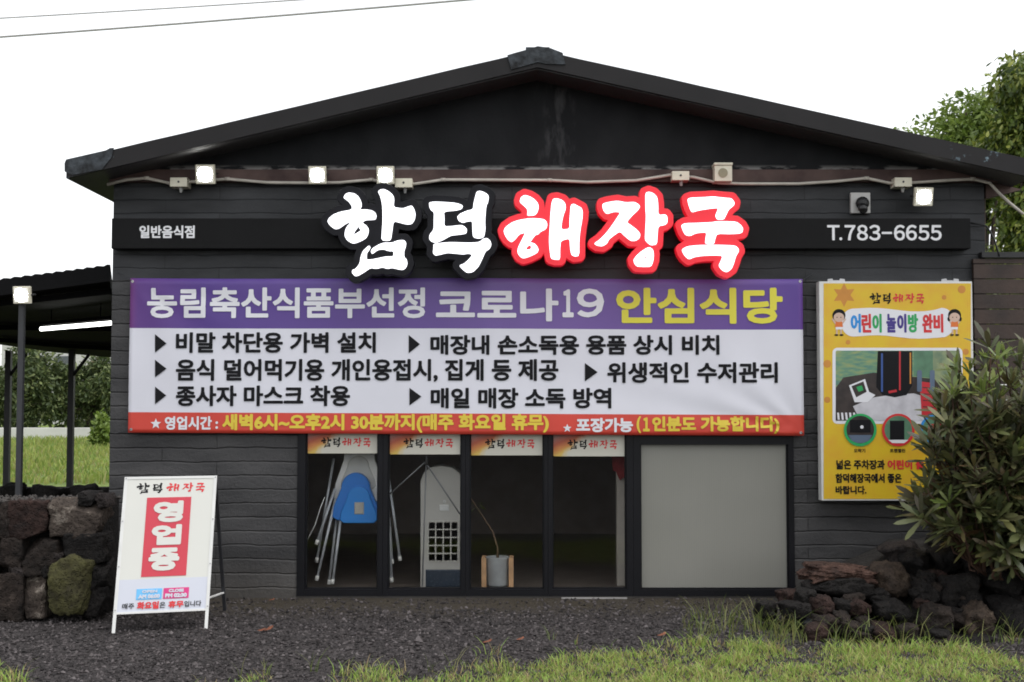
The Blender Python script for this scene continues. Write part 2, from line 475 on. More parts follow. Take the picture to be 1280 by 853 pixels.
def trace(loops, r, step):
    """outlines (with holes) of everything within r of the filled loops: distance field + marching squares."""
    loops = [np.asarray(l, float) for l in loops]
    P = np.concatenate(loops)
    lo, hi = P.min(0) - r - 3 * step, P.max(0) + r + 3 * step
    gx = np.arange(lo[0], hi[0] + step, step); gy = np.arange(lo[1], hi[1] + step, step)
    D = np.full((len(gy), len(gx)), 1e3); wn_ = np.zeros(D.shape, int)
    pad = r + 2.5 * step
    for l in loops:
        for k in range(len(l)):
            a, b = l[k], l[(k + 1) % len(l)]
            x0, x1 = min(a[0], b[0]) - pad, max(a[0], b[0]) + pad
            y0, y1 = min(a[1], b[1]) - pad, max(a[1], b[1]) + pad
            i0, i1 = np.searchsorted(gx, [x0, x1]); j0, j1 = np.searchsorted(gy, [y0, y1])
            X, Y = gx[None, i0:i1], gy[j0:j1, None]
            d = b - a; t = np.clip(((X - a[0]) * d[0] + (Y - a[1]) * d[1]) / (d @ d + 1e-12), 0, 1)
            w_ = D[j0:j1, i0:i1]
            np.minimum(w_, np.hypot(X - a[0] - t * d[0], Y - a[1] - t * d[1]), out=w_)
            if a[1] != b[1]:
                j0, j1 = np.searchsorted(gy, [min(a[1], b[1]), max(a[1], b[1])])
                yy = gy[j0:j1]
                xi = d[0] * (yy - a[1]) / d[1] + a[0]
                wn_[j0:j1] += (gx[None, :] < xi[:, None]) * (1 if b[1] > a[1] else -1)
    V = np.where(wn_ != 0, -D, D) - r
    V[V == 0] = 1e-9
    S = V < 0
    q = S[:-1, :-1].astype(int) + S[:-1, 1:] + S[1:, 1:] + S[1:, :-1]
    segs, pos = {}, {}
    for i, j in np.argwhere((q > 0) & (q < 4)):
        c = [(i, j), (i, j + 1), (i + 1, j + 1), (i + 1, j)]
        cr = []
        for k in range(4):
            p0, p1 = c[k], c[(k + 1) % 4]
            va, vb = V[p0], V[p1]
            if (va < 0) != (vb < 0):
                key = (min(p0, p1), max(p0, p1)); t = va / (va - vb)
                pos[key] = (gx[p0[1]] + t * (gx[p1[1]] - gx[p0[1]]), gy[p0[0]] + t * (gy[p1[0]] - gy[p0[0]])); cr.append(key)
        for k in range(0, len(cr) - 1, 2):
            segs.setdefault(cr[k], []).append(cr[k + 1]); segs.setdefault(cr[k + 1], []).append(cr[k])
    seen, out = set(), []
    for st in segs:
        if st in seen: continue
        lp, cur = [], st
        while cur is not None and cur not in seen:
            seen.add(cur); lp.append(pos[cur])
            nx = [k for k in segs[cur] if k not in seen]
            cur = nx[0] if nx else None
        if len(lp) > 5: out.append(simplify(lp, step * 0.16))
    return out


def simplify(lp, tol):
    """drop points that lie on a straight run."""
    n = len(lp)
    if n < 8: return lp
    keep = [lp[0]]; i = 0
    while i < n - 1:
        k = i + 2
        while k < n:
            a, b = lp[i], lp[k]
            L_ = math.hypot(b[0] - a[0], b[1] - a[1]) + 1e-12
            if max(abs((b[0] - a[0]) * (q[1] - a[1]) - (b[1] - a[1]) * (q[0] - a[0])) / L_ for q in lp[i + 1:k]) > tol or k - i > 24: break
            k += 1
        i = k - 1
        keep.append(lp[i])
    return keep


def lay_text(body, x0, x1, z0, z1, bold):
    """flat lettering filling the box (x0..x1, z0..z1), strokes thickened by bold on every side."""
    lps = font_loops(body)
    A = np.concatenate(lps); lo, hi = A.min(0), A.max(0)
    k = np.array([(x1 - x0 - 2 * bold) / (hi[0] - lo[0]), (z1 - z0 - 2 * bold) / (hi[1] - lo[1])])
    lps = [(l - lo) * k + np.array([x0 + bold, z0 + bold]) for l in lps]
    if bold: lps = trace(lps, bold, (z1 - z0) / 75)
    v, f = fill_loops(lps)
    return np.stack([v[:, 0], np.zeros(len(v)), v[:, 1]], 1), f


def px_text(body, px0, px1, py0, py1, Y, mat, parent, bold=0.0, name='lettering', warp=None):
    a, b = at(px0, py1, Y), at(px1, py0, Y)
    v, f = lay_text(body, a.x, b.x, a.z, b.z, bold)
    v[:, 1] += Y
    if warp is not None: v = warp(v)
    return link_mesh(name, v, f, mat, parent)


# brush-written shop name: outlines of the five characters (units: 1/853 of a 128 px square)
G1 = [[(195,115),(210,85),(240,72),(290,80),(325,110),(345,155),(345,190),(330,215),(380,213),(430,220),(462,240),(470,270),(462,297),(430,300),(375,302),(350,325),(385,345),(405,375),(402,415),(385,450),(345,475),(295,495),(265,495),(225,470),(205,435),(207,400),(220,360),(262,315),(215,330),(160,372),(125,378),(85,350),(62,315),(70,290),(110,255),(170,232),(265,215),(265,185),(240,150),(215,130)],
      [(278,427),(285,400),(323,350),(330,375),(342,382),(336,392)],
      [(482,65),(500,48),(530,42),(570,60),(605,90),(618,120),(612,195),(690,205),(730,190),(765,180),(785,210),(795,250),(790,295),(765,335),(720,338),(670,325),(612,310),(600,400),(590,465),(565,475),(512,470),(515,400),(522,300),(520,200),(512,140),(498,95)],
      [(425,555),(440,535),(490,505),(530,490),(600,490),(650,470),(700,468),(718,490),(712,530),(700,560),(700,610),(720,625),(728,665),(715,700),(690,718),(640,710),(600,700),(560,708),(520,695),(470,708),(420,700),(370,735),(320,765),(290,770),(265,740),(270,715),(295,710),(330,665),(340,600),(360,555),(408,512),(420,528),(412,548),(390,575),(388,610),(390,632),(430,630),(480,620),(550,605),(612,605),(612,560),(570,560),(530,545),(480,550),(435,585),(425,572)]]
G2 = [[(108,155),(150,148),(250,152),(340,160),(392,180),(380,210),(330,222),(232,230),(236,280),(235,355),(300,352),(380,342),(410,360),(425,380),(418,415),(340,425),(290,430),(230,465),(165,492),(125,480),(108,455),(115,420),(148,380),(148,310),(150,235),(125,220),(112,195)],
      [(505,65),(535,57),(580,75),(607,100),(600,155),(585,180),(575,300),(578,385),(565,447),(520,456),(475,445),(470,380),(468,310),(430,312),(390,325),(355,308),(342,275),(365,250),(420,225),(475,212),(480,160),(495,100)],
      [(145,500),(200,492),(300,485),(400,490),(480,490),(530,483),(562,455),(595,452),(620,475),(628,510),(610,545),(580,560),(545,640),(520,690),(475,735),(425,742),(390,715),(358,680),(400,665),(440,630),(470,590),(435,580),(395,588),(320,580),(260,575),(200,590),(160,598),(140,575),(145,540)]]
G3 = [[(225,140),(235,110),(265,92),(310,105),(350,130),(378,165),(382,200),(370,240),(350,262),(285,265),(290,235),(285,205),(245,170),(228,155)],
      [(90,390),(105,360),(160,320),(220,300),(320,285),(420,292),(445,310),(455,340),(445,375),(395,400),(380,420),(355,425),(325,465),(310,488),(345,495),(370,520),(382,550),(370,575),(310,605),(255,622),(225,605),(205,570),(210,530),(235,480),(260,430),(270,405),(220,420),(185,465),(155,487),(125,465),(100,425)],
      [(275,550),(285,525),(308,508),(322,525),(315,545)],
      [(500,125),(535,120),(580,135),(605,165),(608,210),(590,255),(575,320),(570,382),(640,375),(640,300),(645,230),(650,175),(675,165),(710,185),(740,200),(750,235),(745,300),(730,380),(720,470),(720,600),(680,605),(655,590),(645,540),(640,455),(595,465),(565,480),(560,550),(560,632),(520,632),(485,622),(475,560),(468,470),(475,360),(480,260),(488,170)]]
G4 = [[(155,165),(200,152),(280,140),(350,155),(420,150),(455,170),(468,190),(450,220),(400,265),(355,320),(400,350),(450,390),(470,420),(462,455),(430,475),(390,475),(340,435),(300,395),(255,425),(205,465),(195,495),(155,520),(110,515),(83,497),(130,465),(180,415),(230,350),(270,290),(305,235),(250,232),(190,252),(165,225),(155,195)],
      [(512,75),(540,65),(580,78),(610,110),(618,170),(618,260),(680,255),(695,275),(695,325),(675,342),(620,352),(612,420),(608,505),(560,512),(530,492),(508,465),(512,380),(518,280),(512,180)],
      [(520,535),(545,527),(575,545),(582,590),(578,640),(560,690),(500,692),(440,688),(418,660),(413,630),(440,595),(480,560)],
      [(495,635),(505,615),(530,595),(520,618)]]
G5 = [[(183,125),(210,115),(300,112),(400,105),(480,115),(550,120),(575,155),(570,180),(525,215),(500,270),(485,297),(430,297),(415,265),(430,230),(440,200),(380,205),(280,220),(220,238),(205,210),(190,165)],
      [(130,345),(160,328),(280,325),(380,320),(430,312),(500,312),(590,315),(630,345),(647,375),(638,410),(560,418),(430,415),(415,450),(405,500),(370,502),(330,497),(335,450),(342,405),(300,405),(250,412),(205,435),(165,425),(145,390)],
      [(135,545),(180,520),(280,510),(400,508),(500,510),(580,515),(605,535),(612,560),(585,605),(570,660),(550,710),(510,738),(470,720),(442,680),(460,645),(478,598),(400,595),(300,600),(240,610),(195,630),(165,605),(145,575)]]
K = 128 / 853.0
GLYPHS = [(G1, 400), (G2, 520), (G3, 616), (G4, 730), (G5, 832)]
# in photo pixels
GPX = [[[(ox + x * K, 230 + y * K) for x, y in lp] for lp in g] for g, ox in GLYPHS]


def chaikin(lp):
    o = []
    for i in range(len(lp)):
        a, b = lp[i], lp[(i + 1) % len(lp)]
        o.append((a[0] * .8 + b[0] * .2, a[1] * .8 + b[1] * .2)); o.append((a[0] * .2 + b[0] * .8, a[1] * .2 + b[1] * .8))
    return o


def fill_loops(loops, extrude=0.0, bevel=0.0):
    """2-D loops (holes allowed) to a flat or extruded mesh in the xy plane."""
    if not extrude:
        vs, es = [], []
        for lp in loops:
            n = len(vs); vs += [Vector((float(p[0]), float(p[1]))) for p in lp]
            es += [(n + i, n + (i + 1) % len(lp)) for i in range(len(lp))]
        ov, _, tri, *_r = delaunay_2d_cdt(vs, es, [], 0, 1e-7)
        v = np.array([(p.x, p.y, 0.0) for p in ov]); t = np.array([tuple(q) for q in tri])
        c = v[t].mean(1)
        A = np.concatenate([np.asarray(l, float)[:, :2] for l in loops]); B = np.concatenate([np.roll(np.asarray(l, float)[:, :2], -1, 0) for l in loops])
        y = c[:, 1:2]
        with np.errstate(all='ignore'):
            xi = (B[:, 0] - A[:, 0])[None] * (y - A[None, :, 1]) / (B[:, 1] - A[:, 1])[None] + A[None, :, 0]
        hit = ((A[None, :, 1] > y) != (B[None, :, 1] > y)) & (c[:, 0:1] < xi)
        return v, [tuple(int(i) for i in q) for q in t[hit.sum(1) % 2 == 1]]
    c = bpy.data.curves.new('t', 'CURVE')
    c.dimensions = '2D'; c.fill_mode = 'BOTH'; c.extrude = extrude; c.bevel_depth = bevel; c.bevel_resolution = 1
    if bevel: c.offset = -bevel
    P_ = np.concatenate([np.asarray(l, float)[:, :2] for l in loops])
    kf = 200.0 / max(1e-6, float((P_.max(0) - P_.min(0)).max())); o_ = P_.mean(0)   # the fill is unreliable on millimetre shapes
    c.extrude *= kf; c.bevel_depth *= kf; c.offset *= kf
    rj = random.Random(1)
    for lp in loops:
        s = c.splines.new('POLY'); s.points.add(len(lp) - 1)
        for i, p in enumerate(lp): s.points[i].co = ((p[0] - o_[0]) * kf + rj.uniform(-1, 1) * 2e-4, (p[1] - o_[1]) * kf + rj.uniform(-1, 1) * 2e-4, 0, 1)
        s.use_cyclic_u = True
    o = bpy.data.objects.new('t', c); COL.objects.link(o)
    me = bpy.data.meshes.new_from_object(o.evaluated_get(bpy.context.evaluated_depsgraph_get()))
    v = np.array([p.co[:] for p in me.vertices]) / kf + np.array([o_[0], o_[1], 0]); f = [tuple(p.vertices) for p in me.polygons]
    bpy.data.objects.remove(o); bpy.data.curves.remove(c); bpy.data.meshes.remove(me)
    return v, f


def grow(loops, r):
    out = trace(loops, r, 0.8)
    area = lambda l: abs(sum(l[i][0] * l[(i + 1) % len(l)][1] - l[(i + 1) % len(l)][0] * l[i][1] for i in range(len(l)))) / 2
    return sorted(out, key=area, reverse=True)


def px_loops(loops, Y):
    return [[(lambda p: (p.x, p.z))(at(x, y, Y)) for x, y in lp] for lp in loops]


def brush_name(px0, px1, py0, py1, Y, parent, colours, name='brush_lettering', mapf=None, gap=None):
    """the small printed versions of the shop name; colours: material per character."""
    by = {}
    for gi, g in enumerate(GPX):
        by.setdefault(colours[gi].name, (colours[gi], []))[1].append(gi)
    X0, X1, Y0, Y1 = 408, 930, 236, 348
    for m, gl in by.values():
        V, Fa = [], []
        for gi in gl:
            for grp in ([GPX[gi]]):
                lp2 = []
                for lp in grp:
                    q = []
                    for x, y in lp:
                        u, v = (x - X0) / (X1 - X0), (y - Y0) / (Y1 - Y0)
                        if mapf: p = mapf(u, v); q.append((p[0], p[1]))
                        else:
                            p = at(px0 + u * (px1 - px0), py0 + v * (py1 - py0), Y); q.append((p.x, p.z))
                    lp2.append(q)
                v, f = fill_loops(lp2)
                n = sum(len(a) for a in V)
                V.append(v); Fa += [tuple(i + n for i in p) for p in f]
        v = np.concatenate(V)
        yield m, v, Fa


# ================================================================== SETTING: ground
def ground():
    m, t, p, N, L = nodes('volcanic gravel and far meadow')
    tc = N('TexCoord'); sep = N('SeparateXYZ'); L(tc.outputs['Object'], sep.inputs[0])
    v = N('TexVoronoi'); v.inputs['Scale'].default_value = 62; L(tc.outputs['Object'], v.inputs['Vector'])
    n = N('TexNoise'); n.inputs['Scale'].default_value = 2.5; n.inputs['Detail'].default_value = 8; L(tc.outputs['Object'], n.inputs['Vector'])
    r = N('ValToRGB'); e = r.color_ramp.elements
    e[0].position = 0; e[0].color = (0.016, 0.014, 0.014, 1); e[1].position = 1; e[1].color = (0.066, 0.058, 0.058, 1)
    sv = N('SeparateColor'); L(v.outputs['Color'], sv.inputs[0]); L(sv.outputs[0], r.inputs[0])
    # brown moss and earth collecting at the foot of the wall
    yb = N('MapRange'); yb.inputs['From Min'].default_value = -1.0; yb.inputs['From Max'].default_value = -0.35; L(sep.outputs['Y'], yb.inputs['Value'])
    mu = N('Math'); mu.operation = 'MULTIPLY'; L(yb.outputs[0], mu.inputs[0]); L(n.outputs['Fac'], mu.inputs[1])
    mu.use_clamp = True
    mx = N('Mix'); mx.data_type = 'RGBA'; L(mu.outputs[0], mx.inputs['Factor']); L(r.outputs[0], mx.inputs[6]); mx.inputs[7].default_value = (0.055, 0.044, 0.024, 1)
    # meadow further off
    ds = N('Math'); ds.operation = 'GREATER_THAN'; ds.inputs[1].default_value = 9; L(sep.outputs['Y'], ds.inputs[0])
    dn = N('Math'); dn.operation = 'LESS_THAN'; dn.inputs[1].default_value = -70; L(sep.outputs['Y'], dn.inputs[0])
    dm = N('Math'); dm.operation = 'MAXIMUM'; L(ds.outputs[0], dm.inputs[0]); L(dn.outputs[0], dm.inputs[1])
    rg = N('ValToRGB'); rg.color_ramp.elements[0].position = 0.35; rg.color_ramp.elements[1].position = 0.7
    rg.color_ramp.elements[0].color = (0.10, 0.15, 0.035, 1); rg.color_ramp.elements[1].color = (0.19, 0.24, 0.055, 1)
    ng = N('TexNoise'); ng.inputs['Scale'].default_value = 0.5; ng.inputs['Detail'].default_value = 8; L(tc.outputs['Object'], ng.inputs['Vector']); L(ng.outputs['Fac'], rg.inputs[0])
    my = N('Mix'); my.data_type = 'RGBA'; L(dm.outputs[0], my.inputs['Factor']); L(mx.outputs[2], my.inputs[6]); L(rg.outputs[0], my.inputs[7])
    L(my.outputs[2], p.inputs['Base Color'])
    bp = N('Bump'); bp.inputs['Strength'].default_value = 1; bp.inputs['Distance'].default_value = 0.012
    L(v.outputs['Distance'], bp.inputs['Height']); bp.invert = True
    L(bp.outputs[0], p.inputs['Normal'])
    p.inputs['Roughness'].default_value = 0.8; p.inputs['Specular IOR Level'].default_value = 0.25
    xs = [-900, -200, -60, -20] + list(np.arange(-8, 8.01, 0.16)) + [20, 60, 200, 900]
    ys = [-900, -200, -60, -20] + list(np.arange(-6, 1.01, 0.16)) + [3, 10, 30, 80, 250, 1500]
    V, Fa = [], []
    for y in ys:
        for x in xs:
            z = 0
            if -8 <= x <= 8 and -6 <= y <= -0.3:
                z = 0.022 * noise.noise((x * 0.9, y * 0.9, 3)) + 0.008 * noise.noise((x * 4, y * 4, 1)) - 0.012
            V.append((x, y, z - 0.003))
    nx = len(xs)
    for j in range(len(ys) - 1):
        for i in range(nx - 1):
            a = j * nx + i; Fa.append((a, a + 1, a + nx + 1, a + nx))
    tag(link_mesh('ground', V, Fa, m, smooth=True), kind='structure')


ground()


def gz(x, y):
    if -8 <= x <= 8 and -6 <= y <= -0.3:
        return 0.022 * noise.noise((x * 0.9, y * 0.9, 3)) + 0.008 * noise.noise((x * 4, y * 4, 1)) - 0.015
    return -0.003


# ================================================================== restaurant building
WX0, WX1 = at(138, 500, 0).x, at(1235, 500, 0).x
WIN_X0, WIN_X1 = at(372, 640, 0).x, at(992, 640, 0).x
WIN_Z1 = 1.78
ZB = at(640, 213, 0).z                        # lower edge of the gable boards
ZT = at(640, 229, 0).z                        # top of the brickwork
YF = -0.40                                    # plane of the fascia
RIDGE = at(672, 62, YF)
EL = at(83, 201, YF); ER = at(1291, 200, YF)
TH = 0.135
DEEP = 8.0
bld = thing('restaurant_building', 'single storey black painted restaurant with a low gable roof', 'building', (0, 0, 0))

mb = MB()
mb.box(WX0, WIN_X0, 0, 0.2, -0.1, WIN_Z1)
mb.box(WIN_X1, WX1, 0, 0.2, -0.1, WIN_Z1)
mb.box(WX0, WX1, 0, 0.2, WIN_Z1, 2.47)
mb.box(WIN_X0, WIN_X1, 0, 0.2, -0.1, 0.012)
mb.build('front_wall', M_WALL, bld)
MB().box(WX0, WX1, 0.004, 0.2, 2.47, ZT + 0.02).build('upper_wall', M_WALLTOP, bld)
mb = MB()
mb.box(WX0, WX0 + 0.2, 0.2, DEEP, -0.1, ZT)
mb.box(WX1 - 0.2, WX1, 0.2, DEEP, -0.1, ZT)
mb.box(WX0, WX1, DEEP, DEEP + 0.2, -0.1, ZT)
mb.build('side_and_back_wall', M_WALL, bld)


def roof_z(x, off=0.0):
    if x < RIDGE.x: t = (x - EL.x) / (RIDGE.x - EL.x); return EL.z + t * (RIDGE.z - EL.z) - off
    t = (x - RIDGE.x) / (ER.x - RIDGE.x); return RIDGE.z + t * (ER.z - RIDGE.z) - off


g = [(WX0, ZB), (WX1, ZB), (WX1, roof_z(WX1, TH * 0.9)), (RIDGE.x, roof_z(RIDGE.x, TH * 0.9)), (WX0, roof_z(WX0, TH * 0.9))]
MB().prism(g, -0.03, 0.15).build('gable_wall', M_GABLE, bld)
MB().box(WX0 - 0.02, WX1 + 0.10, -0.055, 0.1, ZT, ZB - 0.004).build('timber_beam', M_BEAM, bld)
MB().prism([(WX1 + 0.02, ZT - 0.12), (WX1 + 0.30, ZT - 0.05), (WX1 + 0.30, roof_z(WX1 + 0.3, TH)), (WX1 + 0.02, roof_z(WX1 + 0.02, TH))], 0.02, 0.12).build('eave_board', M_BEAM, bld)
# roof sheet with soffit, then fascia, ridge and end flashings
mb = MB()
mb.prism([(EL.x, EL.z - 0.02), (RIDGE.x, RIDGE.z - 0.02), (ER.x, ER.z - 0.02), (ER.x, ER.z - TH), (RIDGE.x, RIDGE.z - TH - 0.01), (EL.x, EL.z - TH)], YF + 0.03, DEEP + 0.4)
mb.build('roof', M_ROOF, bld)
mb = MB()
for (A, B) in ((EL, RIDGE), (RIDGE, ER)):
    n = 12
    for i in range(n):
        xa, xb = A.x + (B.x - A.x) * i / n, A.x + (B.x - A.x) * (i + 1) / n
        ja = 0.004 * noise.noise((xa * 3, 0, 0)); jb = 0.004 * noise.noise((xb * 3, 0, 0))
        za, zb = roof_z(xa) + ja, roof_z(xb) + jb
        mb.prism([(xa, za), (xb, zb), (xb, zb - TH - jb * 1.5), (xa, za - TH - ja * 1.5)], YF, YF + 0.028)
mb.build('fascia', M_FASCIA, bld)
mb = MB()
rx, rz = RIDGE.x, RIDGE.z
mb.prism([(rx - 0.23, roof_z(rx - 0.23) + 0.008), (rx - 0.17, roof_z(rx - 0.17) + 0.012), (rx - 0.08, rz - 0.004), (rx, rz + 0.022), (rx + 0.09, rz + 0.01), (rx + 0.19, roof_z(rx + 0.19) + 0.014),
          (rx + 0.21, roof_z(rx + 0.21) - 0.07), (rx + 0.07, rz - 0.115), (rx, rz - 0.10), (rx - 0.2, roof_z(rx - 0.2) - 0.11)], YF - 0.012, YF - 0.001)
mb.box(rx - 0.09, rx + 0.09, YF, DEEP + 0.4, rz - 0.03, rz + 0.018)
mb.build('ridge_flashing', M_FLASH, bld)
mb = MB()
ex = EL.x
mb.prism([(ex - 0.012, EL.z - 0.02), (ex, EL.z + 0.008), (ex + 0.30, roof_z(ex + 0.30) + 0.006), (ex + 0.33, roof_z(ex + 0.33) + 0.016), (ex + 0.36, roof_z(ex + 0.36) + 0.010), (ex + 0.34, roof_z(ex + 0.34) - 0.06), (ex + 0.27, roof_z(ex + 0.27) - TH), (ex + 0.05, EL.z - 0.11), (ex - 0.01, EL.z - 0.085)], YF - 0.008, YF - 0.001)
mb.build('eave_flashing', M_FLASH, bld)

# interior that shows through the windows
M_INFLOOR = pm('dark vinyl floor', (0.26, 0.215, 0.185), 0.5)
M_INWALL = pm('dim interior wall', (0.30, 0.25, 0.22), 0.7)
MB().box(WX0 + 0.2, WX1 - 0.2, 0.2, DEEP, -0.05, 0.03).build('interior_floor', M_INFLOOR, bld)
MB().box(WX0 + 0.2, WX1 - 0.2, 0.2, DEEP, 2.6, 2.64).build('interior_ceiling', M_INWALL, bld)
MB().box(WX0 + 0.2, WX1 - 0.2, 4.6, 4.66, 0.03, 2.6).build('partition_wall', M_INWALL, bld)
a = at(771, 640, 0.45); b = at(790, 640, 0.45)
MB().box(a.x, b.x, 0.45, 0.55, 0.03, 1.9).build('interior_column', pm('ivory column', (0.55, 0.5, 0.45), 0.6), bld)

# windows: black frames with panes
mg, t, p, N, L = nodes('window glass')
fr = N('Fresnel'); fr.inputs['IOR'].default_value = 1.5
gl = N('BsdfGlossy'); gl.inputs['Roughness'].default_value = 0.02
tr = N('BsdfTransparent'); tr.inputs['Color'].default_value = (0.97, 0.975, 0.97, 1)
ms = N('MixShader'); mlt = N('Math'); mlt.operation = 'MULTIPLY'; mlt.inputs[1].default_value = 0.55
L(fr.outputs[0], mlt.inputs[0]); L(mlt.outputs[0], ms.inputs[0]); L(tr.outputs[0], ms.inputs[1]); L(gl.outputs[0], ms.inputs[2])
L(ms.outputs[0], t.nodes['Material Output'].inputs['Surface'])
M_GLASS = mg
mf, t, p, N, L = nodes('ribbed frosted panel')
tc = N('TexCoord'); wv = N('TexWave'); wv.inputs['Scale'].default_value = 18; L(tc.outputs['Object'], wv.inputs['Vector'])
bp = N('Bump'); bp.inputs['Strength'].default_value = 0.15; bp.inputs['Distance'].default_value = 0.002; L(wv.outputs['Fac'], bp.inputs['Height']); L(bp.outputs[0], p.inputs['Normal'])
n_ = N('TexNoise'); n_.inputs['Scale'].default_value = 1.2; L(tc.outputs['Object'], n_.inputs['Vector'])
rr = N('ValToRGB'); rr.color_ramp.elements[0].color = (0.20, 0.20, 0.175, 1); rr.color_ramp.elements[1].color = (0.27, 0.265, 0.24, 1); L(n_.outputs['Fac'], rr.inputs[0]); L(rr.outputs[0], p.inputs['Base Color'])
p.inputs['Roughness'].default_value = 0.25
M_FROST = mf
XB = [372, 479, 582, 685, 791.5, 992]
PN = [(382, 473), (485, 577), (587, 680), (690, 783), (800, 985)]
zb_, zp0 = 0.014, at(640, 736, 0.05).z
for i in range(5):
    x0, x1 = at(XB[i], 640, 0.02).x, at(XB[i + 1], 640, 0.02).x
    p0, p1 = at(PN[i][0], 640, 0.02).x, at(PN[i][1], 640, 0.02).x
    ptop = at(640, 556, 0.02).z if i == 4 else WIN_Z1 - 0.05
    mb = MB()
    y0, y1 = -0.012, 0.09
    e_ = 0.001
    mb.box(x0 + e_, p0, y0, y1, zb_, WIN_Z1 - 0.002)
    mb.box(p1, x1 - e_, y0, y1, zb_, WIN_Z1 - 0.002)
    mb.box(p0, p1, y0 + 0.002, y1, zb_, zp0)
    mb.box(p0, p1, y0 + 0.002, y1, ptop, WIN_Z1 - 0.002)
    # inner glazing bead
    bw = 0.012
    mb.box(p0, p0 + bw, 0.02, 0.055, zp0, ptop); mb.box(p1 - bw, p1, 0.02, 0.055, zp0, ptop)
    mb.box(p0 + bw, p1 - bw, 0.02, 0.055, zp0, zp0 + bw)
    wn = mb.build('window', M_FRAME, bld)
    if i == 4:
        wn['label'] = 'wide window with a frosted ribbed panel'
        MB().box(p0 + bw, p1 - bw, 0.03, 0.038, zp0 + bw, ptop).build('frosted_pane', M_FROST, wn)
    else:
        MB().box(p0 + bw, p1 - bw, 0.034, 0.040, zp0 + bw, ptop).build('pane', M_GLASS, wn)
MB().box(at(702, 740, -0.05).x, at(784, 740, -0.05).x, -0.045, -0.016, -0.02, 0.006).build('sill_strip', pm('pale concrete', (0.3, 0.29, 0.28), 0.8), bld)

# ================================================================== sign board with wall lettering
SB_Y = -0.12
a, b = at(139, 311, SB_Y), at(1213, 273, SB_Y)
sb = thing('sign_board', 'long black sign board with small white lettering and phone number', 'sign', ((a.x + b.x) / 2, SB_Y, a.z))
MB().box(a.x, b.x, SB_Y, -0.002, a.z, b.z).build('board', M_BLACK, sb, bevel=0.006)
px_text('일반음식점', 174, 243.5, 282, 298, SB_Y - 0.004, M_SIGNTXT, sb, 0.0035)
V, Fa = [], []
for ch, x0, x1, y0, y1 in (('Ｔ', 453, 498, 652, 708), ('.', 497, 508, 697, 708), ('７', 517, 556, 652, 708), ('８', 562, 602, 651, 709), ('３', 607, 648, 651, 709), ('－', 653, 691, 677, 685),
                           ('６', 698, 738, 651, 709), ('６', 742, 782, 651, 709), ('５', 788, 828, 652, 709), ('５', 833, 873, 652, 709)):
    a_, b_ = at(880 + x0 / 2.942, 60 + y1 / 2.942, SB_Y), at(880 + x1 / 2.942, 60 + y0 / 2.942, SB_Y)
    v, f = lay_text(ch, a_.x, b_.x, a_.z, b_.z, 0.0035 if ch not in '.－' else 0.002)
    n = sum(len(q) for q in V); v[:, 1] += SB_Y - 0.004
    V.append(v); Fa += [tuple(q + n for q in p_) for p_ in f]
link_mesh('phone_number', np.concatenate(V), Fa, M_SIGNTXT, sb)

# five channel letters
CHW = ['black rimmed white brush letter, first of the lit shop name', 'black rimmed white brush letter, second of the lit shop name',
       'red rimmed white brush letter touching the black rimmed ones', 'red rimmed white brush letter with a small ring at its foot, between two red ones',
       'red rimmed white brush letter of stacked bars, last of the lit shop name']
Yb = -0.27
for gi, g in enumerate(GPX):
    rim = grow(g, 7.6 if gi > 1 else 8.2)[0]
    rim = px_loops([rim], Yb)
    faces = px_loops([chaikin(l) for l in g], Yb - 0.012)
    base = at(GLYPHS[gi][1] + 64, 345, 0)
    L_ = thing('channel_letter', CHW[gi], 'sign letter', (base.x, Yb, base.z), 'lit brush letters of the shop name')
    v, f = fill_loops(rim, 0.045, 0.004)
    v = np.stack([v[:, 0], Yb + 0.05 - v[:, 2], v[:, 1]], 1)
    o = link_mesh('rim', v, f, [M_BLACKRIM if gi < 2 else M_RED_LIT], L_)
    v, f = fill_loops(faces, 0.006)
    v = np.stack([v[:, 0], Yb - 0.006 - v[:, 2], v[:, 1]], 1)
    link_mesh('letter_face', v, f, M_WHITE_LIT, L_)
    c = at(GLYPHS[gi][1] + 55, 290, 0)
    MB().box(c.x - 0.12, c.x + 0.12, Yb + 0.095, SB_Y - 0.001, c.z - 0.02, c.z + 0.02).build('bracket', M_BLACKMETAL, L_)

# ================================================================== vinyl banner
BY = -0.05
bTL, bTR, bBL, bBR = at(163, 348, BY), at(1003, 349, BY), at(160, 541, BY), at(1005, 545, BY)


def wrinkle(x, z):
    u = (x - bTL.x) / (bTR.x - bTL.x); v = (bTL.z - z) / (bTL.z - bBL.z)
    d = 0.010 * math.sin(u * math.pi) * v
    d += 0.0035 * noise.noise((x * 1.3, z * 2.0, 5)) + 0.0015 * noise.noise((x * 5 + z * 3, z * 4, 2))
    # fan of creases pulled from the lower right and upper right corners
    r = math.hypot((1 - u) * 2.6, 1 - v); th = math.atan2(1 - v, (1 - u) * 2.6 + 1e-6)
    d += 0.0055 * math.exp(-r * 1.3) * math.sin(th * 14)
    r2 = math.hypot(u * 2.6, v); th2 = math.atan2(v, u * 2.6 + 1e-6)
    d += 0.006 * math.exp(-r2 * 1.8) * math.sin(th2 * 12)
    # upright folds below the hem
    d += 0.0055 * math.exp(-v * 2.2) * math.sin(x * 17 + 2 * math.sin(x * 3)) * (0.4 + 0.6 * math.sin(u * math.pi) ** 2)
    return BY - max(-0.02, d)


def banner_pt(u, v):
    top = bTL.lerp(bTR, u); bot = bBL.lerp(bBR, u)
    p = top.lerp(bot, v)
    sag = -0.008 * math.sin(u * math.pi * 3) * (1 - v)
    return Vector((p.x, wrinkle(p.x, p.z), p.z + sag * 0.4))


